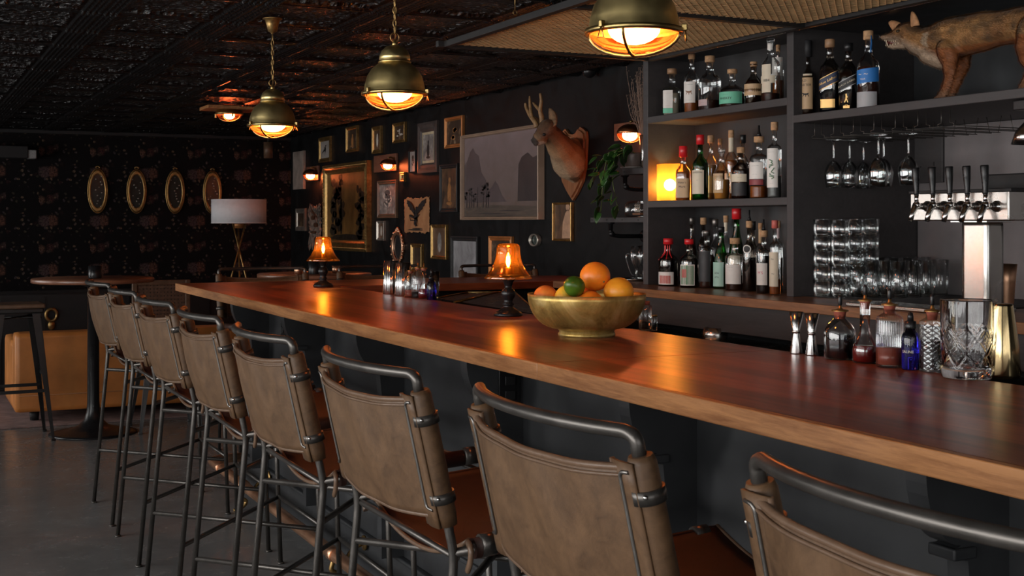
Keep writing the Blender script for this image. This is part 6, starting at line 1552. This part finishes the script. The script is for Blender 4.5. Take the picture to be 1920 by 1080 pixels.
# ================================================================== FLOATING SHELVES AND PLANTS
def side_shelves():
    for (u0, v0, v1, x, lab, us) in ((1107, 408, 417, 3.86, 'lower charcoal floating shelf on black pipe brackets', (1145,)), (1167, 317, 328, 3.90, 'upper charcoal floating shelf with the potted plant', (1172,))):
        a = on_x(u0, v0, x); c = on_x(1212, v0, x); zt = a.z; th_ = abs(on_x(u0, v0, x).z - on_x(u0, v1, x).z)
        t = thing('floating_shelf', lab, 'shelf', (x, c.y, zt)); y1 = a.y - c.y
        MB().box2((0, .0, -th_), (WALLX - .002 - x, y1, 0), .002).build('shelf_board', M['shelf_paint'], t)
        for k in range(4 if u0 < 1150 else 1):
            yy = y1 - .02 - k * .18
            if yy > 0: MB().box((-.001, yy, -th_ * .5), (.002, .006, .008)).build('screw', M['blackmatte'], t)
        for u in us:
            yy = on_x(u, v1, x + .05).y - c.y; mb = MB()
            mb.lathe([(.0, -th_), (.026, -th_), (.026, -th_ - .006), (.014, -th_ - .012), (.013, -th_ - .05)], 20, (.05, yy, 0))
            mb.tube([(.05, yy, -th_ - .01), (.05, yy, -th_ - .075), (.11, yy, -th_ - .085), (WALLX - x - .01, yy, -th_ - .085)], .013, 14, smooth_path=.035)
            mb.sphere((.058, yy, -th_ - .070), .019, 2); mb.lathe([(0, 0), (.036, 0), (.036, .007), (.016, .012), (0, .012)], 24, (WALLX - x - .004, yy, -th_ - .085), axis=Matrix.Rotation(-pi / 2, 3, 'Y'))
            mb.build('pipe_bracket', M['blackgloss'], t)
    # pot on its saucer, trailing vine
    xs = 3.98; b_ = on_x(1189, 317, xs); zs = on_x(1167, 317, 3.90).z
    t = thing('potted_pothos', 'trailing green leafy plant in a clay cup spilling over the shelves', 'plant', (xs, b_.y, zs)); O = Vector(t.location)
    MB().lathe([(0, 0), (.04, 0), (.075, .006), (.085, .012), (.082, .014), (.05, .008), (0, .007)], 32).build('saucer', plain('grey_saucer', (.20, .18, .17), .3), t)
    MB().lathe([(0, .008), (.046, .009), (.055, .02), (.062, .085), (.062, .10), (.058, .10), (.056, .085), (0, .08)], 32).build('pot', plain('clay_cup', (.10, .075, .065), .45), t)
    MB().tube(spline([(.02, -.06, .085), (.02, -.095, .075), (.02, -.10, .045), (.02, -.06, .025)], 6), .006, 8).build('pot_handle', plain('clay_handle', (.10, .075, .065), .45), t)
    rnd = random.Random(11)
    lm, nt, b = new_mat('pothos_leaf'); f = noise(nt, coords(nt), 12, 4); L(nt, ramp(nt, f, [(.3, (.010, .036, .009)), (.55, (.028, .085, .016)), (.75, (.085, .18, .03))]), b.inputs['Base Color']); b.inputs['Roughness'].default_value = .32
    stm = plain('vine_stem', (.10, .13, .03), .5)
    def q(u, v, x): return on_x(u, v, x) - O
    vines = [[(1180, 288, 3.95), (1162, 284, 3.86), (1143, 290, 3.82), (1135, 310, 3.80), (1130, 345, 3.80), (1128, 380, 3.80), (1126, 398, 3.81)],
             [(1182, 290, 3.96), (1165, 288, 3.84), (1152, 300, 3.81), (1148, 330, 3.80), (1152, 360, 3.80), (1160, 395, 3.82)],
             [(1178, 289, 3.95), (1150, 283, 3.84), (1128, 300, 3.82), (1118, 325, 3.80), (1112, 342, 3.80)],
             [(1190, 287, 3.95), (1175, 280, 3.90), (1160, 286, 3.86), (1150, 310, 3.82), (1140, 328, 3.80)]]
    leafspots = []
    for vn in vines:
        pth = spline([q(*a) for a in vn], 6); MB().tube(pth, .0026, 6).build('vine', stm, t)
        for i in range(4, len(pth), 4): leafspots.append((pth[i], rnd))
    leafspots += [(q(1160 + rnd.random() * 34, 272 + rnd.random() * 16, 3.88 + rnd.random() * .08), rnd) for _ in range(9)]
    leafspots += [(q(u_, v_, 3.80), rnd) for u_, v_ in ((1138, 352), (1132, 368), (1150, 380), (1162, 312), (1166, 330), (1125, 330))]
    leafspots += [(q(1118 + rnd.random() * 46, 290 + rnd.random() * 95, 3.80 + rnd.random() * .04), rnd) for _ in range(14)]
    k = 0
    for p_, _ in leafspots[:70]:
        s = .054 + .028 * rnd.random(); mb = MB()
        yaw = rnd.uniform(-.9, .9) - .5; pitch = rnd.uniform(-1.5, -.9) if k < 36 else rnd.uniform(-.9, .3)
        rm = Matrix.Rotation(yaw, 3, 'Z') @ Matrix.Rotation(rnd.uniform(-.5, .5), 3, 'X')
        def fn(u, v, s=s, pitch=pitch, rm=rm, p_=p_):
            a = (u - .5) * 2; wd = s * .42 * (sin(pi * v ** .62) ** .8 + .02); ln = s * 1.15 * v
            x_ = a * wd; fold = abs(a) * wd * .35; bend = -.35 * v * v * s
            loc = Vector((-.3 * fold - .012 + .10 * bend, x_, -ln * .95)); loc = Vector((loc.x - .01 * sin(v * 2), loc.y, loc.z))
            loc = Matrix.Rotation((pitch + 1.35) * .9, 3, 'Y') @ loc
            return p_ + rm @ loc
        mb.grid(6, 8, fn); mb.build('leaf', lm, t, solid=.0008); k += 1
    # ship in a glass jar lying on the lower shelf
    zl = on_x(1107, 408, 3.86).z; p_ = on_x(1191, 405, 3.95)
    t = thing('ship_in_glass_jar', 'small model ship inside a clear glass jar on the lower floating shelf', 'ornament', (3.97, p_.y, zl + .001))
    MB().lathe([(0, 0), (.068, 0), (.078, .012), (.082, .045), (.078, .078), (.062, .092), (.035, .098)], 40).build('glass_jar', gg, t)
    MB().box((0, 0, .020), (.030, .085, .014), None, .006).build('ship_hull', plain('ship_hull', (.25, .12, .07), .5), t)
    for dy in (-.022, 0, .022):
        mb = MB()
        mb.rod((0, dy, .02), (0, dy, .085), .0012, 6)
        for zz_, w2 in ((.038, .012), (.055, .010), (.070, .008)): mb.grid(4, 4, lambda u, v: Vector((-.004 - .004 * sin(pi * v), dy + (u - .5) * 2 * w2 * .8, zz_ - .006 + .013 * v)))
        mb.build('sail', plain('sail_cloth', (.55, .50, .42), .8), t)
    # dried twigs in a slim glass vase
    p_ = on_x(1207, 318, 3.99); t = thing('twig_vase', 'slim clear vase of dried twigs at the end of the upper shelf', 'vase', (3.99, p_.y, zs + .001))
    MB().lathe([(0, 0), (.022, 0), (.024, .004), (.020, .10), (.026, .20), (.024, .20), (.018, .10), (.018, .008), (0, .008)], 28).build('vase_body', gg, t)
    tw = MB(); r2 = random.Random(4)
    for k in range(34):
        ex = r2.uniform(-.05, .05); ey = r2.uniform(-.03, .13) ; top = r2.uniform(.40, .60)
        pth = spline([(r2.uniform(-.01, .01), r2.uniform(-.01, .01), .01), (ex * .3, ey * .3, .22), (ex * .8, ey * .75, top * .75), (ex, ey, top)], 4); tw.tube(pth, .0013, 5)
        for j in range(7): m_ = pth[-1 - j]; tw.tube([m_, m_ + Vector((r2.uniform(-.015, .015), r2.uniform(-.015, .015), .022))], .0009, 4); tw.sphere(m_ + Vector((r2.uniform(-.012, .012), r2.uniform(-.012, .012), .02)), .0026, 1)
    tw.build('dried_twigs', plain('dried_twig', (.30, .20, .15), .8), t)
side_shelves()

# ================================================================== FAR END OF THE ROOM
# four oval mirrors on the papered wall
for i, (u, n) in enumerate(((183, 'leftmost'), (256, 'second from the left'), (328, 'third from the left'), (398, 'rightmost, beside the floor lamp shade'))):
    c = on_y(u, 358 + i * .8, BACKY); t, P_ = oval_mirror('oval_wall_ornament', 0, 0, .096, .235, .03, 'tall oval brass wall ornament on the flowered wallpaper, ' + n, 'wall decoration', False, 'oval brass ornaments on the flowered wallpaper', M['gold'], 'y', plain('ornament_glass_%s' % n.split()[0].strip(','), (.03, .03, .025), .2, .3), (c.x, BACKY - .002, c.z))
    mb = MB(); r3 = random.Random(i)
    for k in range(12): mb.sphere((r3.uniform(-.05, .05), -.022, -.17 + k * .03), r3.uniform(.007, .014), 1, (1, .4, .8))
    mb.build('relief_leaves', Fm['silver'], t)
    mb = MB()
    for k in range(5): a = pi / 2 + (k - 2) * .5; mb.sphere((.022 * cos(a), -.014, .248 + .022 * sin(a)), .011, 1)
    mb.build('crest', M['gold'], t)
    MB().tube([(.103 * cos(a * pi / 24), -.006, .243 * sin(a * pi / 24)) for a in range(48)], .006, 6, closed=True).build('outer_rim', M['gold'], t)
# floor lamp
def floor_lamp():
    y = 12.0; c = on_y(448, 397, y); top = on_y(448, 375, y).z; bot = on_y(448, 418, y).z; r = abs(on_y(498, 397, y).x - on_y(398, 397, y).x) / 2
    t = thing('tripod_floor_lamp', 'white drum shaded floor lamp on a thin crossed brass tripod', 'floor lamp', (c.x, y, 0))
    MB().lathe([(r, bot), (r, top)], 56, caps=False).build('lamp_shade', M['shade'], t, solid=.003)
    for z in (bot, top): MB().lathe([(r + .003, z - .004), (r + .003, z + .004), (r - .003, z + .004), (r - .003, z - .004)], 56, caps=False).build('shade_rim', M['shade'], t)
    MB().lathe([(0, bot - .05), (.055, bot - .05), (.062, bot + .01), (0, bot + .01)], 28).build('hub', Fm['copper'], t)
    for k in range(3):
        a = R(20 + 120 * k); MB().rod((-.07 * cos(a), -.07 * sin(a), bot), (.34 * cos(a), .34 * sin(a), 0.0), .008, 8).build('leg', M['gold'], t)
M['shade'] = plain('white_linen_shade', (.62, .62, .64), .9, 0, .05, 30)
floor_lamp()
def high_table(u, v, z, r, lab, base=True, extra=None):
    p = on_z(u, v, z); t = thing('pedestal_table', lab, 'table', (p.x, p.y, 0))
    MB().lathe([(0, z - .030), (r - .006, z - .030), (r, z - .025), (r, z - .004), (r - .004, z), (0, z)], 64).build('table_top', M['tabletop'], t)
    MB().lathe([(0, 0), (.285, 0), (.29, .006), (.26, .014), (.17, .030), (.10, .055), (.062, .095), (.045, .15), (.040, .22), (.038, z - .06), (.09, z - .045), (.09, z - .031)], 56).build('pedestal', M['blackgloss'], t)
    return p
M['tabletop'] = wood('reddish_table_top', (.11, .04, .02), (.26, .11, .06), 'X', .6, .35, .2)
p = high_table(175, 521, 1.058, .40, 'tall round table with a black trumpet pedestal, left of the stool row')
o = MB().lathe([(0, 0), (.042, 0), (.044, .004), (.044, .085), (.040, .085), (.038, .02), (0, .02)], 32).build('candle_cup', M['blackgloss']); o.location = (p.x, p.y - .08, 1.0585); tag(o, 'black candle cup on the tall round table at the left', 'candle holder')
p = high_table(590, 512.5, 1.058, .42, 'tall round table near the far right wall, behind the farther bell lamp')
o = MB().lathe([(0, 0), (.040, 0), (.042, .004), (.042, .10), (.038, .10), (.036, .02), (0, .02)], 32).build('candle_cup', M['blackgloss']); o.location = (p.x - .05, p.y - .15, 1.0585); tag(o, 'black candle cup on the far table, behind the farther bell lamp', 'candle holder')
q_ = 0
for u, lab in ((562, 'left brass tealight cup on the far round table'), (619, 'right brass tealight cup on the far round table')):
    a = on_z(u, 508, 1.058); o = MB().lathe([(0, 0), (.030, 0), (.032, .055), (.029, .055), (.027, .01), (0, .01)], 24).build('tealight_cup', M['copper']); o.location = (p.x + (-.14 if u < 580 else .15), p.y - .05, 1.0585); tag(o, lab, 'candle holder')
# tan leather sofa seen from behind, trunk, rug, metal stools, woven chair
so_ = plain('tan_leather', (.52, .19, .045), .42, 0, .22, 5, .15); M['tan'] = so_
t = thing('leather_sofa', 'low tan leather sofa standing with its back to the bar', 'sofa', (.74, 9.52, .011))
MB().box2((0, 0, .07), (3.1, .22, .635), .035).build('sofa_back', so_, t)
MB().box2((0, .20, .07), (.24, .98, .56), .04).build('arm', so_, t); MB().box2((2.86, .20, .07), (3.1, .98, .56), .04).build('arm', so_, t)
MB().box2((.24, .2, .07), (2.86, .95, .30), .03).build('seat_base', so_, t)
for k in range(2): MB().box2((.25 + k * 1.305, .21, .30), (.25 + (k + 1) * 1.305 - .01, .97, .44), .05).build('seat_cushion', so_, t)
MB().tube([(.03, -.002, .19), (3.07, -.002, .19)], .004, 6).build('back_seam', plain('tan_seam', (.25, .09, .02), .5), t)
for x, y in ((.14, .12), (2.9, .12), (.14, .85), (2.9, .85)): MB().lathe([(0, 0), (.03, 0), (.035, .07), (0, .07)], 20, (x, y, 0)).build('leg', M['blackmatte'], t)
o = MB().box((0, 0, 0), (4.6, 3.2, .010), None, .003).build('area_rug', plain('dusty_pink_rug', (.26, .17, .155), .95, 0, .3, 12, .4)); o.location = (1.6, 10.95, .0055); tag(o, 'dusty pink rug under the tan leather sofa', 'rug')
def trunk():
    p = on_y(95, 605, 11.4); t = thing('black_trunk', 'long black panelled chest with a round brass lock behind the tan sofa', 'chest', (p.x + .3, 11.6, .011))
    MB().box((0, 0, .41), (3.6, .5, .82), None, .02).build('chest_body', M['blackmatte'], t)
    for k in range(11): MB().box((-1.75 + k * .35, -.252, .41), (.012, .006, .76)).build('slat_groove', M['blackgloss'], t)
    z = p.z
    MB().tube([(-.3 + .045 * cos(a * pi / 12), -.262, z + .06 + .05 * sin(a * pi / 12)) for a in range(24)], .014, 8, closed=True).build('lock_ring', M['gold'], t)
    MB().sphere((-.3, -.262, z - .03), .038, 2, (.8, .4, 1.1)).build('lock_plate', M['gold'], t)
trunk()
def metal_stool(cx, cy, rz, seatm, legm, lab, h=.92):
    t = thing('metal_stool', lab, 'stool', (cx, cy, 0), R(rz))
    MB().box((0, 0, h - .015), (.33, .33, .03), None, .012).build('seat', seatm, t)
    MB().box((0, 0, h - .045), (.31, .31, .035), None, .01).build('apron', legm, t)
    for sx in (1, -1):
        for sy in (1, -1):
            a = Vector((sx * .135, sy * .135, h - .04)); b2 = Vector((sx * .215, sy * .215, .01)); mb = MB()
            for k in range(2):
                w0 = .034; w1 = .018
                e = Vector((-sx, 0, 0)) if k else Vector((0, -sy, 0)); n_ = Vector((0, -sy, 0)) * .003 if k else Vector((-sx, 0, 0)) * .003
                vs_ = [a, a + e * w0 * 1.6, b2 + e * w1, b2]; f1 = [mb.bm.verts.new(v) for v in vs_]; f2 = [mb.bm.verts.new(v + n_) for v in vs_]
                mb.bm.faces.new(f1); mb.bm.faces.new(f2[::-1])
                for i in range(4): mb.bm.faces.new((f1[i], f1[(i + 1) % 4], f2[(i + 1) % 4], f2[i]))
            mb.box(b2 + Vector((-sx * .008, -sy * .008, -.002)), (.028, .028, .012), None, .003); mb.build('leg', legm, t)
    for z, k in ((.33, 0), (.42, 1)):
        f = (h - z) / h; e = .135 + .08 * f - .006
        if k == 0:
            for s in (1, -1): MB().box((0, s * e, z), (2 * e, .004, .022), None, .001).build('stretcher', legm, t)
        else:
            for s in (1, -1): MB().box((s * e, 0, z), (.004, 2 * e, .022), None, .001).build('stretcher', legm, t)
    for s in (1, -1): MB().rod((-.14, s * .14, h - .10), (.14, -s * .14, h - .09), .005, 8).build('cross_brace', legm, t)
    return t
gun = plain('gunmetal', (.035, .034, .034), .35, .7, .2, 8); gal = plain('galvanised_grey', (.17, .17, .17), .38, .8, .2, 8)
metal_stool(.70, 8.93, 2, M['darkwood'] if 'darkwood' in M else Fm['brownf'], gun, 'black metal stool with a dark wooden seat at the left edge', .90)
metal_stool(1.68, 8.95, 0, gal, gal, 'galvanised grey metal stool partly hidden behind the far bar stools', .72)
def woven_chair():
    p = on_z(305, 560, .8); x, y = on_z(300, 760, 0).x + .15, 9.25
    a = on_y(252, 530, 10.5); c = on_y(362, 530, 10.5); t = thing('woven_back_chair', 'wooden chair with a woven cane back between the sofa and the bar end', 'chair', ((a.x + c.x) / 2, 10.62, .011)); w_ = c.x - a.x; top = a.z
    fr = Fm['brownf']
    for s in (1, -1): MB().box((s * (w_ / 2 - .02), 0, top / 2), (.04, .035, top), None, .006).build('leg', fr, t)
    for s in (1, -1): MB().box((s * (w_ / 2 - .02), .45, .22), (.04, .035, .44), None, .006).build('leg', fr, t)
    MB().box((0, 0, top - .02), (w_, .03, .04), None, .006).build('top_rail', fr, t); MB().box((0, .23, .44), (w_, .48, .04), None, .012).build('seat', fr, t)
    mb = MB()
    for k in range(int(w_ / .03)): mb.box((-w_ / 2 + .05 + k * .03 * .94, .004 * (k % 2), (top + .48) / 2), (.022, .004, top - .50))
    for k in range(int((top - .5) / .03)): mb.box((0, -.004, .50 + k * .03), (w_ - .06, .004, .018))
    mb.build('cane_weave', plain('dark_cane', (.12, .065, .04), .6, 0, .35, 30), t)
woven_chair()
# wall speaker, small cylinder light, box
p = on_y(12, 285, BACKY - .15); t = thing('wall_speaker', 'black speaker with a pale grille end mounted high on the flowered wall', 'speaker', (p.x, BACKY - .12, p.z))
MB().box((-.02, 0, 0), (.46, .20, .13), None, .008).build('housing', M['blackmatte'], t); MB().box((.25, 0, -.02), (.09, .18, .09), None, .01).build('grille', plain('grey_grille', (.28, .28, .28), .7, 0, .3, 90), t)
p = on_y(503, 280, BACKY - .5); t = thing('cylinder_spotlight', 'small reddish cylinder spotlight hanging near the back wall', 'spotlight', (p.x, BACKY - .5, p.z))
MB().lathe([(0, -.10), (.05, -.10), (.052, .08), (0, .08)], 28).build('cylinder', Fm['brownf'], t)
MB().rod((0, 0, .07), (0, 0, CEIL - p.z), .010, 10).build('stem', M['blackmatte'], t)
